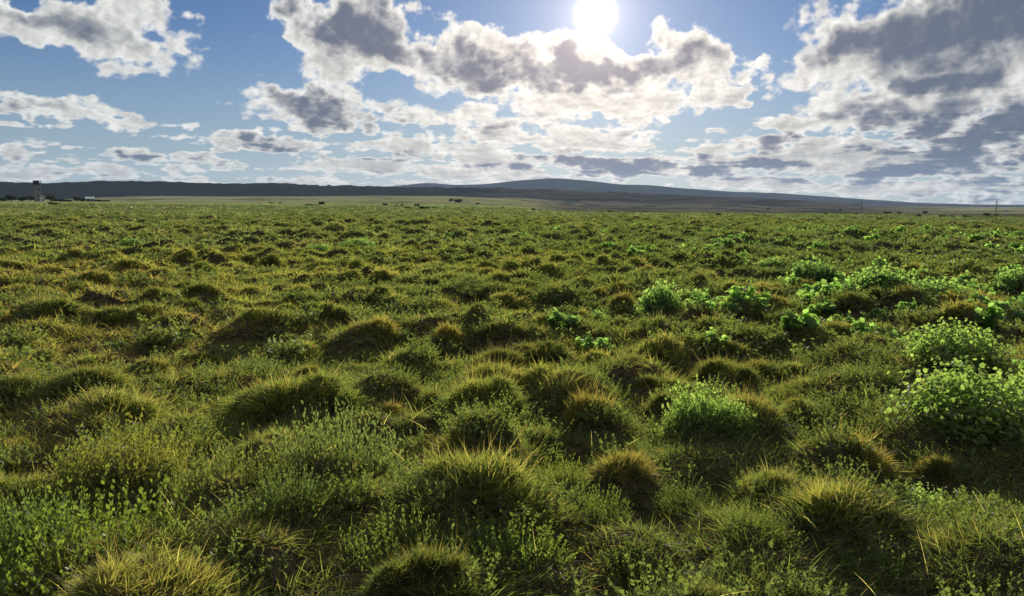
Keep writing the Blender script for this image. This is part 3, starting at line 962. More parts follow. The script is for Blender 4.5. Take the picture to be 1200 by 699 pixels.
# prototypes, shared by every copy of the same kind
def tussock_mesh(kind, lod, i):
    rng = np.random.default_rng(100 + i * 17 + lod * 3 + hash_kind(kind))
    n, w, seg = [(6500, 0.018, 3), (2800, 0.032, 3), (1000, 0.055, 2)][lod]
    hue, tip, sp = KINDS[kind]
    L = lobes(rng)
    V, ps, C = tussock_arrays(rng, n, w, hue, tip, sp, seg, L)
    me = mesh_np(kind, V, ps, C, M_GRASS)
    cV, cp = mound_core(rng, L)
    core = mesh_np('thatch_core', cV, cp, mat=M_THATCH, smooth=True)
    nd = n // 18
    az = rng.random(nd) * 6.2832; rr = np.sqrt(rng.random(nd)) * 0.8
    P = np.stack([rr * np.cos(az), rr * np.sin(az), mound(L, rr * np.cos(az), rr * np.sin(az)) - 0.05], 1)
    D = np.stack([np.cos(az) * (rr + .2), np.sin(az) * (rr + .2), 0.7 + 0.5 * rng.random(nd)], 1) + rng.normal(size=(nd, 3)) * 0.2
    c = np.array([(0.17, 0.14, 0.075)]) * (0.6 + 0.6 * rng.random((nd, 1)))
    Vd, pd, Cd = blades(P, D, 0.16 + 0.26 * rng.random(nd), np.full(nd, w * 0.6), rng.normal(size=(nd, 3)) * 0.35, c, rng, 3)
    dry = mesh_np('dry_blades', Vd, pd, Cd, M_GRASS)
    return me, core, dry


def hash_kind(k):
    return sum(ord(c) for c in k)


KINDS = {'green_tussock': (0.7, 1.3, 0.15), 'gold_tussock': (0.9, 2.0, 0.3), 'rust_tussock': (1.2, 3.1, 0.4), 'dark_tussock': (0.8, 1.5, 0.2)}
_cache = {}


def get(key, fn):
    if key not in _cache:
        _cache[key] = fn()
    return _cache[key]


def lod_of(dist):
    return 0 if dist < 7.5 else (1 if dist < 17 else 2)


def place(o, x, y, sx, sy, sz, rot, sink=0.02):
    o.location = (x, y, float(height(x, y, False)) - sink)
    o.scale = (sx, sy, sz)
    o.rotation_euler = (0, 0, rot)


def add_tussock(kind, x, y, rx, h, label, group=None, tint=(1, 1, 1)):
    dist = math.hypot(x, y)
    lod = lod_of(dist)
    v = random.randrange(5)
    me, core, dry = get((kind, lod, v), lambda: tussock_mesh(kind, lod, v))
    o = link('grass_tussock', me, label=label, category='grass tussock')
    if group:
        o['group'] = group
    place(o, x, y, rx / 0.95, rx / 0.95 * random.uniform(0.75, 1.0), h / 0.92, random.uniform(-.5, .5) + random.choice((0, 3.14159)))
    o.color = (*tint, 1)
    p = link('thatch', core, o)
    if dist < 26:
        q = link('dry_blades', dry, o)
        q.color = (*tint, 1)
        q['kind'] = 'stuff'
    return o


def add_herb(x, y, rx, h, label, tint=(1, 1, 1), fine=1.0, name='leafy_herb', cat='herb'):
    dist = math.hypot(x, y)
    lod = 0 if dist < 8 else 1
    v = random.randrange(3)

    def mk():
        rng = np.random.default_rng(900 + v + 10 * lod)
        st, lf = herb_arrays(rng, [360, 150][lod], [15, 10][lod], [0.080, 0.135][lod])
        return mesh_np('herb_foliage', *lf[:2], lf[2], M_HERB), mesh_np('herb_stems', *st[:2], st[2], M_HERB)
    f, s = get(('herb', lod, v), mk)
    o = link(name, f, label=label, category=cat)
    place(o, x, y, rx, rx * random.uniform(.8, 1), h, random.uniform(0, 6.28))
    o.color = (*tint, 1)
    link('stems', s, o).color = (*tint, 1)
    return o


def add_broad(x, y, rx, h, label, tint=(1, 1, 1)):
    dist = math.hypot(x, y)
    lod = 0 if dist < 9 else 1
    v = random.randrange(3)

    def mk():
        rng = np.random.default_rng(1700 + v + 10 * lod)
        st, lf = broad_arrays(rng, [6000, 3000][lod], [0.036, 0.052][lod])
        return mesh_np('broad_foliage', *lf[:2], lf[2], M_LEAF), mesh_np('broad_stems', *st[:2], st[2], M_LEAF)
    f, s = get(('broad', lod, v), mk)
    o = link('broadleaf_shrub', f, label=label, category='shrub')
    place(o, x, y, rx, rx * random.uniform(.75, 1), h, random.uniform(0, 6.28))
    o.color = (*tint, 1)
    link('stems', s, o).color = (*tint, 1)
    return o


random.seed(6)
for (kind, px, py, w, h, lab, short), (x, y, rx, hh) in zip(T, TP):
    tint = {'dark_tussock': (.72, .74, .78), 'rust_tussock': (1, .93, .9)}.get(kind, (1, 1, 1))
    add_tussock(kind, x, y, rx, hh, lab, tint=tint)
for (px, py, w, h, lab, short), (x, y, rx, hh) in zip(B, BP):
    add_broad(x, y, rx, hh, lab, (1, 1, 1) if py > 400 else (.92, 1.0, 1.08))
for (px, py, w, h, tint, lab, short), (x, y, rx, hh) in zip(H, HP):
    add_herb(x, y, rx, hh, lab, tint)
rng = np.random.default_rng(77)
chosen.sort(key=lambda c: -c[2] / math.hypot(c[0], c[1]))
N_IND = 300 - len(T)
used = set()
KK = ['dark_tussock', 'gold_tussock', 'green_tussock', 'rust_tussock']
CN = {'dark_tussock': 'dark', 'gold_tussock': 'gold-tipped', 'green_tussock': 'green', 'rust_tussock': 'brown-tipped'}
LM = [t for t in TAKEN]
lmx = np.array([t[4] for t in LM], float); lmy = np.array([t[5] for t in LM], float)
for x, y, r, h in chosen[:N_IND]:
    left = x / y < -0.1
    kind = random.choices(KK, [4, 3, 3, 2.4] if left else [4, 1.6, 4, 2])[0]
    X, Y, _ = to_px(np.array(x), np.array(y), np.array(0.0))
    size = 'wide' if r > 0.27 else ('medium' if r > 0.2 else 'small')
    order = np.argsort((lmx - X) ** 2 + ((lmy - Y) * 1.6) ** 2)[:6]
    lab = None
    for k in order:
        dx, dy = X - lmx[k], Y - lmy[k]
        rel = ('left of' if dx < 0 else 'right of') if abs(dx) > 1.2 * abs(dy) else ('behind' if dy < 0 else 'in front of')
        cand = f"{size} {CN[kind]} grass tussock {rel} {LM[k][3]}"
        if cand not in used:
            used.add(cand); lab = cand
            break
    grp = 'grass tussocks scattered over the plain'
    if lab is None:
        lab = f"{size} {CN[kind]} grass tussock among the many of the middle distance"
    tint = np.array({'dark_tussock': (.72, .74, .78)}.get(kind, (1, 1, 1))) * random.uniform(.8, 1.15)
    add_tussock(kind, x, y, r, h, lab, grp, tuple(tint))


# ------------------------------------------------------------------ stuff: all the further tussocks, the turf, leafy ground cover
def replicate(tmpl, X, Y, S, Hh, rot, tint, mounds=True):
    """copies of several small template arrays at many places, merged"""
    parts = []
    which = np.arange(len(X)) % len(tmpl)
    for t, (V, ps, C) in enumerate(tmpl):
        s = which == t
        if not s.any():
            continue
        x, y, sc, hh, ro, tn = X[s], Y[s], S[s], Hh[s], rot[s], tint[s]
        c, sn = np.cos(ro)[:, None], np.sin(ro)[:, None]
        vx = (V[None, :, 0] * c - V[None, :, 1] * sn) * sc[:, None] + x[:, None]
        vy = (V[None, :, 0] * sn + V[None, :, 1] * c) * sc[:, None] + y[:, None]
        vz = V[None, :, 2] * hh[:, None] + (height(x, y, mounds) - 0.02)[:, None]
        VV = np.stack([vx, vy, vz], -1).reshape(-1, 3)
        CC = (C[None] * tn[:, None, :]).reshape(-1, 3)
        off = (np.arange(len(x)) * len(V))[:, None, None]
        parts.append((VV, [(p[None] + off).reshape(-1, p.shape[1]) for p in ps], CC))
    return join(parts)


def area_hue(x, y, rng, k=1.0):
    """0 green .. 3 dry, in patches; drier to the left, greener to the right"""
    h = 0.25 + 3.0 * (fbm(x / 2.2 + 50, y / 2.2, 41, 3) - 0.22) + 0.9 * (fbm(x / 14.0 + 9, y / 14.0, 43, 2) - 0.5)
    h = h - 0.15 - 0.6 * np.tanh(x / np.maximum(y, 1.0) * 3)
    return h


# individual ones that did not fit under 300, plus the field beyond
rest = chosen[N_IND:]
gx, gy = scatter(80, 330, 0.20, rng); k3 = in_view(gx, gy, 30) & ((gx / gy < 0.02) | (gy < 135)); gx, gy = gx[k3], gy[k3]
tm1 = [tussock_arrays(np.random.default_rng(i), 170, 0.10, h, t, 0.6, 2) for i, (h, t) in enumerate([(0.9, 1.6), (1.3, 2.6), (1.6, 3.3), (1.1, 2.0)])]
tm2 = [tussock_arrays(np.random.default_rng(i + 9), 42, 0.22, h, t, 0.4, 1) for i, (h, t) in enumerate([(0.9, 1.6), (1.3, 2.6), (1.6, 3.3), (1.1, 2.0)])]
rx = np.array([c[0] for c in rest]); ry = np.array([c[1] for c in rest]); rs = np.array([c[2] for c in rest])
X1 = np.concatenate([rx, fx]); Y1 = np.concatenate([ry, fy]); S1 = np.concatenate([rs, fs]); H1 = np.concatenate([np.array([c[3] for c in rest]), fh])
t1 = (0.50 + 0.45 * rng.random((len(X1), 1))) * np.array([(.86, .97, 1.25)])  # greyed, bluer tint: haze put into the tussock colour
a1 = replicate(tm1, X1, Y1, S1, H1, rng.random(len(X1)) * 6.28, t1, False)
S2 = 0.35 + 0.55 * rng.random(len(gx)) ** 2
t2 = (0.30 + 0.40 * rng.random((len(gx), 1))) * np.array([(.80, .95, 1.5)])  # darker and bluer still: shaded sides and haze painted into the tint
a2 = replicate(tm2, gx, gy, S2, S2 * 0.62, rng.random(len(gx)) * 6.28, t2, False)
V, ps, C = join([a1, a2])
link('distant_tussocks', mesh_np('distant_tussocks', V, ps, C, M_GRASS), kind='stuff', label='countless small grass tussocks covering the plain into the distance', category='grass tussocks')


def turf(r0, r1, dens, L, W, seg, rng, per=16, spread=0.034, haze_tone=(1, 1, 1)):  # far layers get a greyer, bluer multiplier: haze painted into the blades
    """turf as a crowd of little tufts: per blades spring from every root point"""
    x, y = scatter(r0, r1, dens / per, rng)
    k = in_view(x, y, 80) & ((x / y < 0.03) | (np.hypot(x, y) < 150)); x, y = x[k], y[k]
    m = fbm(x / 0.8, y / 0.8, 77, 3)
    k = m + rng.random(len(x)) * 0.35 > 0.34
    x, y = x[k], y[k]
    nc = len(x)
    size = (0.35 + 1.3 * rng.random(nc) ** 1.6) * (0.55 + 0.95 * fbm(x / 0.6, y / 0.6, 61, 2))
    hue_c = area_hue(x, y, rng) + rng.normal(size=nc) * 0.5
    val = 0.75 + 0.5 * rng.random(nc)
    az_c = rng.random(nc) * 6.2832
    ci = np.repeat(np.arange(nc), per); n = len(ci)
    a = rng.random(n) * 6.2832; rr = rng.random(n) ** 0.7
    sp = spread * size[ci]
    bx, by = x[ci] + np.cos(a) * rr * sp, y[ci] + np.sin(a) * rr * sp
    P = np.stack([bx, by, height(bx, by) - 0.012], 1)
    lean = 0.25 + 1.0 * rr + 0.25 * rng.normal(size=n)
    D = np.stack([np.cos(a) * lean + 0.35 * np.cos(az_c[ci]), np.sin(a) * lean + 0.35 * np.sin(az_c[ci]), np.ones(n)], 1)
    Ls = L * size[ci] * (0.6 + 0.6 * rng.random(n))
    b = 0.45 * rng.random(n)
    bend = np.stack([np.cos(a) * b, np.sin(a) * b, -b * 0.9], 1)
    c = palette(hue_c[ci] + rng.normal(size=n) * 0.35, rng) * val[ci][:, None]
    tip = palette(hue_c[ci] + 0.6 + rng.normal(size=n) * 0.6, rng) * val[ci][:, None]
    return blades(P, D, Ls, W * (0.7 + .6 * rng.random(n)), bend, c * np.array(haze_tone), rng, seg, tip * np.array(haze_tone))


rng = np.random.default_rng(33)
q = 0.35 if FEW else 1.0
lay = [turf(2.3, 6, 8500 * q, 0.080, 0.0048, 3, rng), turf(6, 12, 2800 * q, 0.095, 0.0082, 2, rng, 14), turf(12, 26, 800 * q, 0.125, 0.017, 2, rng, 10, 0.045),
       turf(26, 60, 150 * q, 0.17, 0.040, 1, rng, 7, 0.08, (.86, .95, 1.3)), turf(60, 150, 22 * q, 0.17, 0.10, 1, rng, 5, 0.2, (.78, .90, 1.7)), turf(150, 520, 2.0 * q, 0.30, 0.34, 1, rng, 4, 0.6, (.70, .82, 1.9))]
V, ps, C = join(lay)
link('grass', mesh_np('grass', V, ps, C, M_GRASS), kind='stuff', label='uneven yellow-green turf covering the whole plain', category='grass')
print('turf verts', len(V))

# pale dry straws poking out of the near turf
x, y = scatter(2.4, 14, 9, rng); k = in_view(x, y); x, y = x[k], y[k]; n = len(x)
P = np.stack([x, y, height(x, y)], 1); a = rng.random(n) * 6.28; ln = 0.2 + 0.9 * rng.random(n)
D = np.stack([np.cos(a) * ln, np.sin(a) * ln, np.ones(n)], 1)
bd = np.stack([np.cos(a) * .3, np.sin(a) * .3, -0.25 * np.ones(n)], 1) * rng.random((n, 1))
c = np.array([(0.34, 0.29, 0.17)]) * (0.6 + 0.6 * rng.random((n, 1)))
V, ps, C = blades(P, D, 0.12 + 0.12 * rng.random(n), np.full(n, 0.0036), bd, c, rng, 4)
link('dry_straws', mesh_np('dry_straws', V, ps, C, M_GRASS), kind='stuff', label='pale dry straws standing among the near grass', category='dry grass')

# matted dead litter under the near turf
x, y = scatter(2.3, 11, 950, rng); k = in_view(x, y); x, y = x[k], y[k]; n = len(x)
a = rng.random(n) * 6.28
P = np.stack([x, y, height(x, y) + 0.004], 1)
D = np.stack([np.cos(a), np.sin(a), 0.15 + 0.5 * rng.random(n)], 1)
bd = np.stack([np.cos(a + 1), np.sin(a + 1), -0.9 * np.ones(n)], 1) * (0.4 * rng.random((n, 1)))
c = np.array([(0.15, 0.115, 0.065)]) * (0.35 + 1.0 * rng.random((n, 1)))
V, ps, C = blades(P, D, 0.05 + 0.08 * rng.random(n), np.full(n, 0.0045), bd, c, rng, 2)
link('dead_grass_litter', mesh_np('dead_grass_litter', V, ps, C, M_GRASS), kind='stuff', label='matted brown litter of dead grass under the near turf', category='litter')

# small-leaved ground cover between the tussocks, more of it at the right and in the foreground
x, y = scatter(2.5, 75, 9.0, rng)
m = fbm(x / 2.6, y / 2.6, 91, 3) + 0.09 * np.tanh(x / y * 4) + np.where(y < 7, 0.03, -0.01)
k = in_view(x, y) & (m + rng.random(len(x)) * 0.16 > 0.56) & (rng.random(len(x)) < np.clip(22 / np.hypot(x, y), 0.15, 1)); x, y = x[k], y[k]
sx, sy = [], []
for (tx, ty, tr, th) in TP + [c for c in chosen if c[1] < 16]:
    for _ in range(rng.integers(0, 6)):
        a = rng.random() * 6.28; q_ = tr * (0.55 + 0.6 * rng.random())
        sx.append(tx + math.cos(a) * q_); sy.append(ty + math.sin(a) * q_)
x = np.concatenate([x, sx]); y = np.concatenate([y, sy])
d = np.hypot(x, y)
parts = []
for lo, hi, st, lv, ls in ((0, 8, 30, 10, 0.155), (8, 20, 15, 7, 0.26), (20, 76, 7, 4, 0.46)):
    s = (d >= lo) & (d < hi); n = int(s.sum())
    tm = []
    for i in range(4):
        r_ = np.random.default_rng(300 + i + lo)
        a_, b_ = herb_arrays(r_, st, lv, ls)
        tm.append(join([a_, b_]))
    tint = np.array([(0.92, 1.03, 0.95)]) * (0.7 + 0.5 * rng.random((n, 1)))
    S = (0.10 + 0.12 * rng.random(n)) * (1 + lo / 25)
    parts.append(replicate(tm, x[s], y[s], S, S * (0.9 if lo == 0 else 0.65), rng.random(n) * 6.28, tint))
V, ps, C = join(parts)
link('leafy_ground_cover', mesh_np('leafy_ground_cover', V, ps, C, M_HERB), kind='stuff', label='small-leaved green weeds growing through the turf', category='weeds')

# round-leaved weeds: scattered bright patches at the right
x, y = scatter(8, 55, 0.9, rng)
m = fbm(x / 5.0, y / 5.0, 95, 2) + 0.22 * np.tanh((x / y - 0.12) * 4)
k = in_view(x, y) & (m > 0.66); x, y = x[k], y[k]; n = len(x)
rx_ = [ground_at(random.uniform(925, 1215), random.uniform(330, 368), 0.0) for _ in range(70)]
x = np.concatenate([x, [p.x for p in rx_]]); y = np.concatenate([y, [p.y for p in rx_]]); n = len(x)
tm = []
for i in range(3):
    a_, b_ = broad_arrays(np.random.default_rng(500 + i), 150, 0.17, 5)
    tm.append(join([a_, b_]))
S = 0.16 + 0.2 * rng.random(n)
V, ps, C = replicate(tm, x, y, S, S * 0.8, rng.random(n) * 6.28, np.array([(0.85, 1.0, 1.0)]) * (0.8 + .4 * rng.random((n, 1))))
link('round_leaved_weeds', mesh_np('round_leaved_weeds', V, ps, C, M_LEAF), kind='stuff', label='patches of round-leaved bright weeds in the turf on the right', category='weeds')


# ------------------------------------------------------------------ far things: bushes, trees, tower, farm, masts
def far_pt(px, py, r):
    d = pix_dir(px, py); h = math.hypot(d.x, d.y)
    x, y = d.x / h * r, d.y / h * r
    return x, y, float(height(x, y))


def crown_arrays(rng, n, leaf, flat=0.0):
    k = 9
    c = np.clip(rng.normal(size=(k, 3)), -1.3, 1.3) * np.array([0.24, 0.24, 0.16]) + np.array([0, 0, 0.5 + flat * 0.6])
    i = rng.integers(0, k, n)
    v = rng.normal(size=(n, 3)); v /= np.linalg.norm(v, axis=1, keepdims=True)
    P = c[i] + v * (0.34 * rng.random(n) ** 0.4)[:, None] * np.array([1, 1, 0.75])
    P[:, 2] = np.clip(P[:, 2], 0.04 + flat, None)
    f = rng.random((n, 1))
    col_ = np.array((0.035, 0.05, 0.02)) * (1 - f) + np.array((0.07, 0.085, 0.03)) * f
    return leaf_fans(P, v + rng.normal(size=(n, 3)) * 0.7, leaf * (0.6 + 0.8 * rng.random(n)), col_, rng, 4)


def trunk_mesh(rng):
    segs, V, Q = 6, [], []

    def limb(p, q, r0, r1):
        b = len(V)
        d = (q - p); d = d / np.linalg.norm(d); u = np.cross(d, [0.3, 0.9, 0.1]); u /= np.linalg.norm(u); w = np.cross(d, u)
        for e, (c, r) in enumerate(((p, r0), (q, r1))):
            for s in range(segs):
                a = 6.2832 * s / segs
                V.append(c + u * r * math.cos(a) + w * r * math.sin(a))
        for s in range(segs):
            Q.append((b + s, b + (s + 1) % segs, b + segs + (s + 1) % segs, b + segs + s))
    limb(np.array([0, 0, -0.05]), np.array([0.02, 0, 0.42]), 0.055, 0.035)
    for k in range(5):
        a = 6.28 * k / 5 + rng.random()
        limb(np.array([0.02, 0, 0.25 + 0.03 * k]), np.array([0.35 * math.cos(a), 0.35 * math.sin(a), 0.62 + 0.15 * rng.random()]), 0.028, 0.010)
    return mesh_np('trunk', np.array(V), [np.array(Q)], mat=M_BARK)


def far_bush(px, py, r, w, h, label, name='bush', cat='bush', group=None, tree=False):
    x, y, z = far_pt(px, py, r)
    v = random.randrange(4)

    def mk():
        rg = np.random.default_rng(2000 + v)
        V, ps, C = crown_arrays(rg, 420, 0.11, 0.2 if tree else 0.0)
        return mesh_np('crown', V, ps, C, M_DARKLEAF), trunk_mesh(rg)
    cr, tk = get(('far', tree, v), mk)
    s = w * r / FPX
    root = bpy.data.objects.new(name, None); col.objects.link(root)
    root.location = (x, y, z - 0.05); root['label'] = label; root['category'] = cat
    if group:
        root['group'] = group
    root.rotation_euler = (0, 0, random.uniform(0, 6.28))
    root.scale = (s / 1.2, s / 1.2, h * r / FPX / 1.15)
    link('crown', cr, root); link('trunk', tk, root)
    return root


BU = [  # column, row, distance, width, height, label
    (377, 238, 420, 6, 3.4, 'dark round bush standing alone on the far plain left of centre'),
    (62, 243, 260, 8, 3, 'low dark bush on the far plain in front of the tower'),
    (318, 236, 480, 5, 2, 'tiny dark bush left of the lone round one on the plain'),
    (329, 237, 470, 4, 2, 'tiny bush next to the tiny dark bush on the plain'),
    (365, 243, 280, 14, 3, 'flat dark shrub patch just in front of the lone round bush'),
    (451, 241, 380, 4.5, 3.4, 'small dark bush, first from the left of the line near centre'),
    (465, 242, 340, 4, 2.6, 'little dark bush, second from the left in the line near centre'),
    (471.5, 242, 340, 5, 2.8, 'round dark bush, third from the left in the line near centre'),
    (478.5, 247, 190, 6, 3, 'low bush in front of the line of bushes near centre'),
    (488.5, 242, 350, 5, 3.2, 'dark bush at the right end of the line near centre'),
    (497, 248, 180, 10, 4, 'widest low bush in front of the line near centre'),
    (509, 246, 210, 5, 2, 'small flat bush right of the widest low one'),
    (537, 234.5, 900, 8, 4, 'clump of dark scrub on the sunny far slope'),
    (529, 234, 950, 5, 4, 'upright dark scrub left of the clump on the sunny slope'),
    (560, 236, 800, 5, 2, 'faint bush right of the clump on the sunny slope'),
    (590, 244, 260, 5, 2.6, 'lone dark dot of a bush right of the sunny slope'),
    (624, 247, 180, 5, 3, 'dark bush on the plain below the main hill'),
    (632, 247, 185, 4, 2, 'smaller bush right beside the one below the main hill'),
    (715, 249.5, 140, 5, 2.6, 'dark bush at the rim of the plain right of the main hill'),
    (842, 253.5, 118, 5, 3, 'small bush at the rim of the plain under the dark valley'),
    (966, 252.5, 150, 4.5, 2, 'tiny bush on the rim of the plain left of the long thicket'),
    (1002, 253, 150, 5, 2, 'tiny bush on the rim of the plain above the long thicket'),
    (1030, 257, 100, 5, 2.6, 'small bush just right of the long thicket'),
    (1076, 254.2, 130, 5, 3.4, 'round dark bush on the rim, left of three at far right'),
    (1105, 254, 135, 5.5, 2.8, 'flat dark bush on the rim, middle of three at far right'),
    (1132, 254, 135, 6, 3, 'dark bush on the rim, right of three at far right'),
    (1116, 253.6, 140, 4, 2, 'smallest bush on the rim between the three at far right'),
    (1157, 246, 700, 6, 4, 'dark tree beyond the rim at far right, beside the mast'),
    (1167, 249.5, 420, 4.5, 3.2, 'dark tree under the mast at far right'),
    (1054, 243.5, 1100, 4, 2.2, 'tiny tree in the valley, left of the pale pasture'),
    (1040, 243, 1150, 6, 2.4, 'two-lobed tiny tree in the valley at right'),
    (1085, 242.5, 1300, 5, 2.4, 'tiny tree on the pale pasture strip at far right'),
]
x, y, z = far_pt(995, 263.5, 66)
o = add_herb(x, y, 2.0, 0.50, 'long low dark-green thicket on the plain at right', (.7, .75, .75), name='thicket', cat='thicket')
o.scale = (2.1, 1.2, 0.50); o.rotation_euler = (0, 0, 0)
for (px, py, r, w, h, lab) in BU:
    tree = 'tree' in lab
    far_bush(px, py, r, w * 1.2, h * 1.25, lab, 'tree' if tree else 'bush', 'tree' if tree else 'bush')
TR = [
    (3, 234, 640, 8, 4, 'low grey-green tree at the left edge of the farm'), (14, 235, 630, 9, 6.5, 'dark tree left of the concrete tower'),
    (26, 235, 630, 11, 5, 'broad dark tree, second left of the tower'), (35, 235, 640, 10, 6, 'dark tree touching the tower on its left'),
    (60, 235, 640, 11, 7, 'dark tree right of the concrete tower'), (69, 236, 640, 10, 3, 'low dark tree right behind the tower tree'),
    (78, 236, 650, 10, 2.6, 'low tree between the tower and the white farm roof'), (91, 236.5, 630, 7, 5, 'dark tree left of the white farm roof'),
    (97, 236.5, 630, 8, 4, 'bushy tree touching the white farm roof'), (114, 236.8, 650, 10, 3, 'low tree right of the white farm roof'),
    (123, 236.8, 650, 9, 2.6, 'last low tree right of the farm'),
]
for (px, py, r, w, h, lab) in TR:
    far_bush(px, py, r, w, h * 1.15, lab, 'tree', 'tree', 'trees around the farm', True)
for i, (px, py, w, h, lab) in enumerate([(487, 219.7, 4, 4, 'pair of dark trees on the ridge line right of the mast'), (482, 219.7, 2.5, 2, 'small tree on the ridge line'),
                                    (985, 242, 4, 3, 'tiny dark tree in the valley near the left mast'), (900, 239, 5, 3, 'dark tree in the valley under the hill end')]):
    far_bush(px, py, 3100 if i < 2 else 1800, w, h, lab, 'tree', 'tree', None, True)


class MB:
    """collects boxes and round bars into one mesh"""
    def __init__(self):
        self.V, self.F = [], []

    def box(self, c, s, taper=1.0):
        b = len(self.V)
        for z in (-1, 1):
            k = taper if z > 0 else 1.0
            for x, y in ((-1, -1), (1, -1), (1, 1), (-1, 1)):
                self.V.append((c[0] + x * s[0] / 2 * k, c[1] + y * s[1] / 2 * k, c[2] + z * s[2] / 2))
        self.F += [tuple(b + i for i in f) for f in ((3, 2, 1, 0), (4, 5, 6, 7), (0, 1, 5, 4), (1, 2, 6, 5), (2, 3, 7, 6), (3, 0, 4, 7))]
        return self

    def bar(self, p, q, r, n=6, r2=None):
        p, q = Vector(p), Vector(q)
        d = (q - p).normalized(); u = d.orthogonal().normalized(); w = d.cross(u)
        b = len(self.V); r2 = r if r2 is None else r2
        for c, rr in ((p, r), (q, r2)):
            for i in range(n):
                a = 6.28318 * i / n
                self.V.append(tuple(c + u * rr * math.cos(a) + w * rr * math.sin(a)))
        self.F += [(b + i, b + (i + 1) % n, b + n + (i + 1) % n, b + n + i) for i in range(n)]
        self.F += [tuple(b + i for i in reversed(range(n))), tuple(b + n + i for i in range(n))]
        return self

    def build(self, name, mat, parent=None, bevel=0.0):
        me = bpy.data.meshes.new(name); me.from_pydata(self.V, [], self.F); me.materials.append(mat)
        o = link(name, me, parent)
        if bevel:
            m = o.modifiers.new('bevel', 'BEVEL'); m.width = bevel; m.segments = 2
        return o


def empty(name, loc, label, cat, rz=0.0, group=None):
    o = bpy.data.objects.new(name, None); col.objects.link(o)
    o.location = loc; o.rotation_euler = (0, 0, rz); o['label'] = label; o['category'] = cat
    if group:
        o['group'] = group
    return o


# the tower by the farm: pale shaft, open dark head under a flat lid
x, y, z = far_pt(44.5, 235, 620)
tw = empty('concrete_tower', (x, y, z), 'pale square concrete tower with dark open top beside the farm trees', 'tower', math.atan2(-x, y) + 0.25)
tw.scale = (1, 1, 0.86)
MB().box((0, 0, 6.3), (3.7, 3.7, 13.0)).build('shaft', M_CONC, tw, 0.06)
b = MB().box((0, 0, 12.95), (4.1, 4.1, 0.3)); b.build('gallery_slab', M_CONC, tw, 0.03)
MB().box((-0.45, 0.2, 14.6), (2.5, 3.0, 3.0)).build('water_tank', M_DARKMETAL, tw, 0.1)
b = MB()
for sx in (-1.75, 1.75):
    for sy in (-1.75, 1.75):
        b.box((sx, sy, 14.6), (0.28, 0.28, 3.0))
b.build('corner_posts', M_DARKMETAL, tw)
MB().box((0, 0, 16.25), (4.2, 4.2, 0.3)).build('roof_slab', M_DARKMETAL, tw, 0.03)
w = MB().box((0.3, -1.88, 9.6), (0.9, 0.08, 1.3)).build('window', M_DARKMETAL, tw)
MB().box((0.3, -1.95, 8.9), (1.1, 0.2, 0.1)).build('sill', M_CONC, w)
w = MB().box((-0.4, -1.88, 5.0), (0.9, 0.08, 1.3)).build('window', M_DARKMETAL, tw)
MB().box((-0.4, -1.95, 4.3), (1.1, 0.2, 0.1)).build('sill', M_CONC, w)
# white lean-to at its foot
x2, y2, z2 = far_pt(49.5, 235, 612)
sh = empty('white_shed', (x2, y2, z2), 'small white sheet-metal shed at the foot of the concrete tower', 'shed', tw.rotation_euler.z)
MB().box((0, 0, 1.4), (1.7, 2.0, 2.8)).build('walls', M_WHITE, sh)
me = bpy.data.meshes.new('roof'); me.from_pydata([(-.9, -1.1, 4.4), (2.1, -1.1, 2.9), (2.1, 1.1, 2.9), (-.9, 1.1, 4.4), (-.9, -1.1, 4.2), (2.1, -1.1, 2.7), (2.1, 1.1, 2.7), (-.9, 1.1, 4.2)], [],
    [(0, 1, 2, 3), (7, 6, 5, 4), (0, 4, 5, 1), (1, 5, 6, 2), (2, 6, 7, 3), (3, 7, 4, 0)])
me.materials.append(M_WHITE); link('roof', me, sh)
MB().box((0.2, -1.03, 1.0), (0.8, 0.06, 1.9)).build('door', M_DARKMETAL, sh)


def farm_house(px, py, r, wpx, label, h=1.0):
    x, y, z = far_pt(px, py, r)
    L = wpx * r / FPX
    o = empty('farm_building', (x, y, z), label, 'farm building', math.atan2(-x, y))
    MB().box((0, 0, 1.2 * h), (L, 5, 2.4 * h)).build('walls', M_CONC, o)
    me = bpy.data.meshes.new('roof')
    a, b_, t, e = L / 2 + .4, 2.9, 3.7 * h, 2.35 * h
    me.from_pydata([(-a, -b_, e), (a, -b_, e), (a, b_, e), (-a, b_, e), (-a, 0, t), (a, 0, t), (-a, -b_, e - .12), (a, -b_, e - .12), (a, b_, e - .12), (-a, b_, e - .12)], [],
                   [(0, 1, 5, 4), (2, 3, 4, 5), (0, 4, 3), (1, 2, 5), (0, 6, 7, 1), (2, 8, 9, 3), (1, 7, 8, 2), (3, 9, 6, 0), (6, 9, 8, 7)])
    me.materials.append(M_WHITE); link('roof', me, o)
    MB().box((-L * .2, -2.53, 1.0 * h), (1.0, 0.06, 1.9 * h)).build('door', M_DARKMETAL, o)
    MB().box((L * .2, -2.53, 1.4 * h), (1.2, 0.06, .8 * h)).build('window', M_DARKMETAL, o)


farm_house(105.5, 235.3, 620, 7.5, 'long low farm building with a white roof among the trees at left')
x, y, z = far_pt(690, 251.4, 126)
o = empty('marker_post', (x, y, z), 'tiny white marker post on the rim of the plain below the main hill', 'post')
MB().box((0, 0, 0.28), (0.20, 0.20, 0.62), 0.8).build('post', M_WHITE, o)
MB().box((0, 0, 0.62), (0.26, 0.26, 0.06)).build('cap', M_WHITE, o)
farm_house(1180, 244, 2000, 4, 'tiny pale building on the far plain at the right edge')


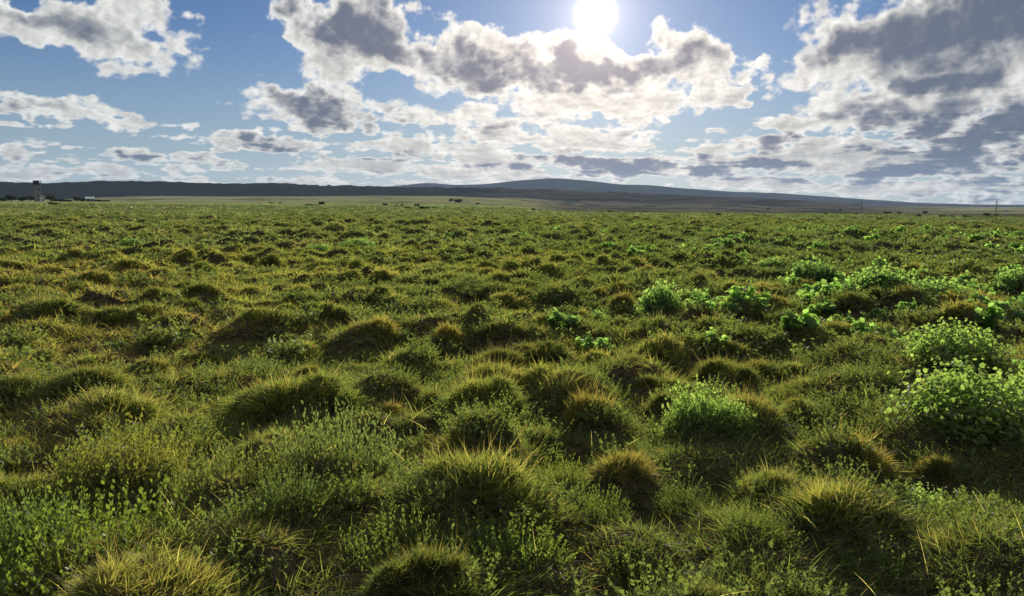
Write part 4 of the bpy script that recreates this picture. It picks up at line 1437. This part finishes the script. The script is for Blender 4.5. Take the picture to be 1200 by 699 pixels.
def lattice_mast(px, py, r, hpx, label, arms=True):
    x, y, z = far_pt(px, py, r)
    H = hpx * r / FPX
    k = r / 1100.0
    o = empty('lattice_mast', (x, y, z), label, 'mast', 0.3)
    b = MB(); w0, w1 = 0.055 * H, 0.012 * H; rr = 0.09 * k
    for sx, sy in ((-1, -1), (1, -1), (1, 1), (-1, 1)):
        b.bar((sx * w0, sy * w0, -0.3), (sx * w1, sy * w1, H), rr)
    n = 8
    for i in range(n):
        t0, t1 = i / n, (i + 1) / n
        wa, wb = w0 + (w1 - w0) * t0, w0 + (w1 - w0) * t1
        for (ax, ay), (bx, by) in (((-1, -1), (1, -1)), ((1, -1), (1, 1)), ((1, 1), (-1, 1)), ((-1, 1), (-1, -1))):
            b.bar((ax * wa, ay * wa, H * t0), (bx * wb, by * wb, H * t1), rr * .6, 4)
            b.bar((ax * wb, ay * wb, H * t1), (bx * wb, by * wb, H * t1), rr * .6, 4)
    b.build('lattice_tower', M_POLE, o)
    if arms:
        for t, L in ((0.72, 0.20), (0.88, 0.14)):
            MB().bar((-L * H, 0, t * H), (L * H, 0, t * H), rr * .9).bar((-L * H, 0, t * H), (0, 0, (t + .06) * H), rr * .5).bar((L * H, 0, t * H), (0, 0, (t + .06) * H), rr * .5).build('crossarm', M_POLE, o)
    return o


lattice_mast(460, 220.5, 3120, 8, 'thin mast on the ridge line left of the two dark trees', False)
lattice_mast(1009.5, 242, 1500, 13, 'left of two thin pylons in the valley at right')
lattice_mast(1167.5, 246, 1200, 13, 'right-hand thin pylon above the pale pasture')

# ------------------------------------------------------------------ the air: one closed box of thin haze
def haze():
    me = bpy.data.meshes.new('haze')
    b = MB().box((0, 0, 75), (19000, 19000, 490))
    o = b.build('haze', HAZE_MAT())
    o['kind'] = 'stuff'
    o['label'] = 'thin bluish haze over the far plain and hills'
    o['category'] = 'haze'


def HAZE_MAT():
    m, g = new_mat('haze_air')
    v = g.n('ShaderNodeVolumePrincipled')
    v.inputs['Color'].default_value = (0.50, 0.68, 1.0, 1)
    v.inputs['Density'].default_value = 0.000024
    v.inputs['Anisotropy'].default_value = 0.2
    o = g.n('ShaderNodeOutputMaterial'); g.put(o.inputs['Volume'], v.outputs[0])
    return m


if not NOHAZE:
    haze()
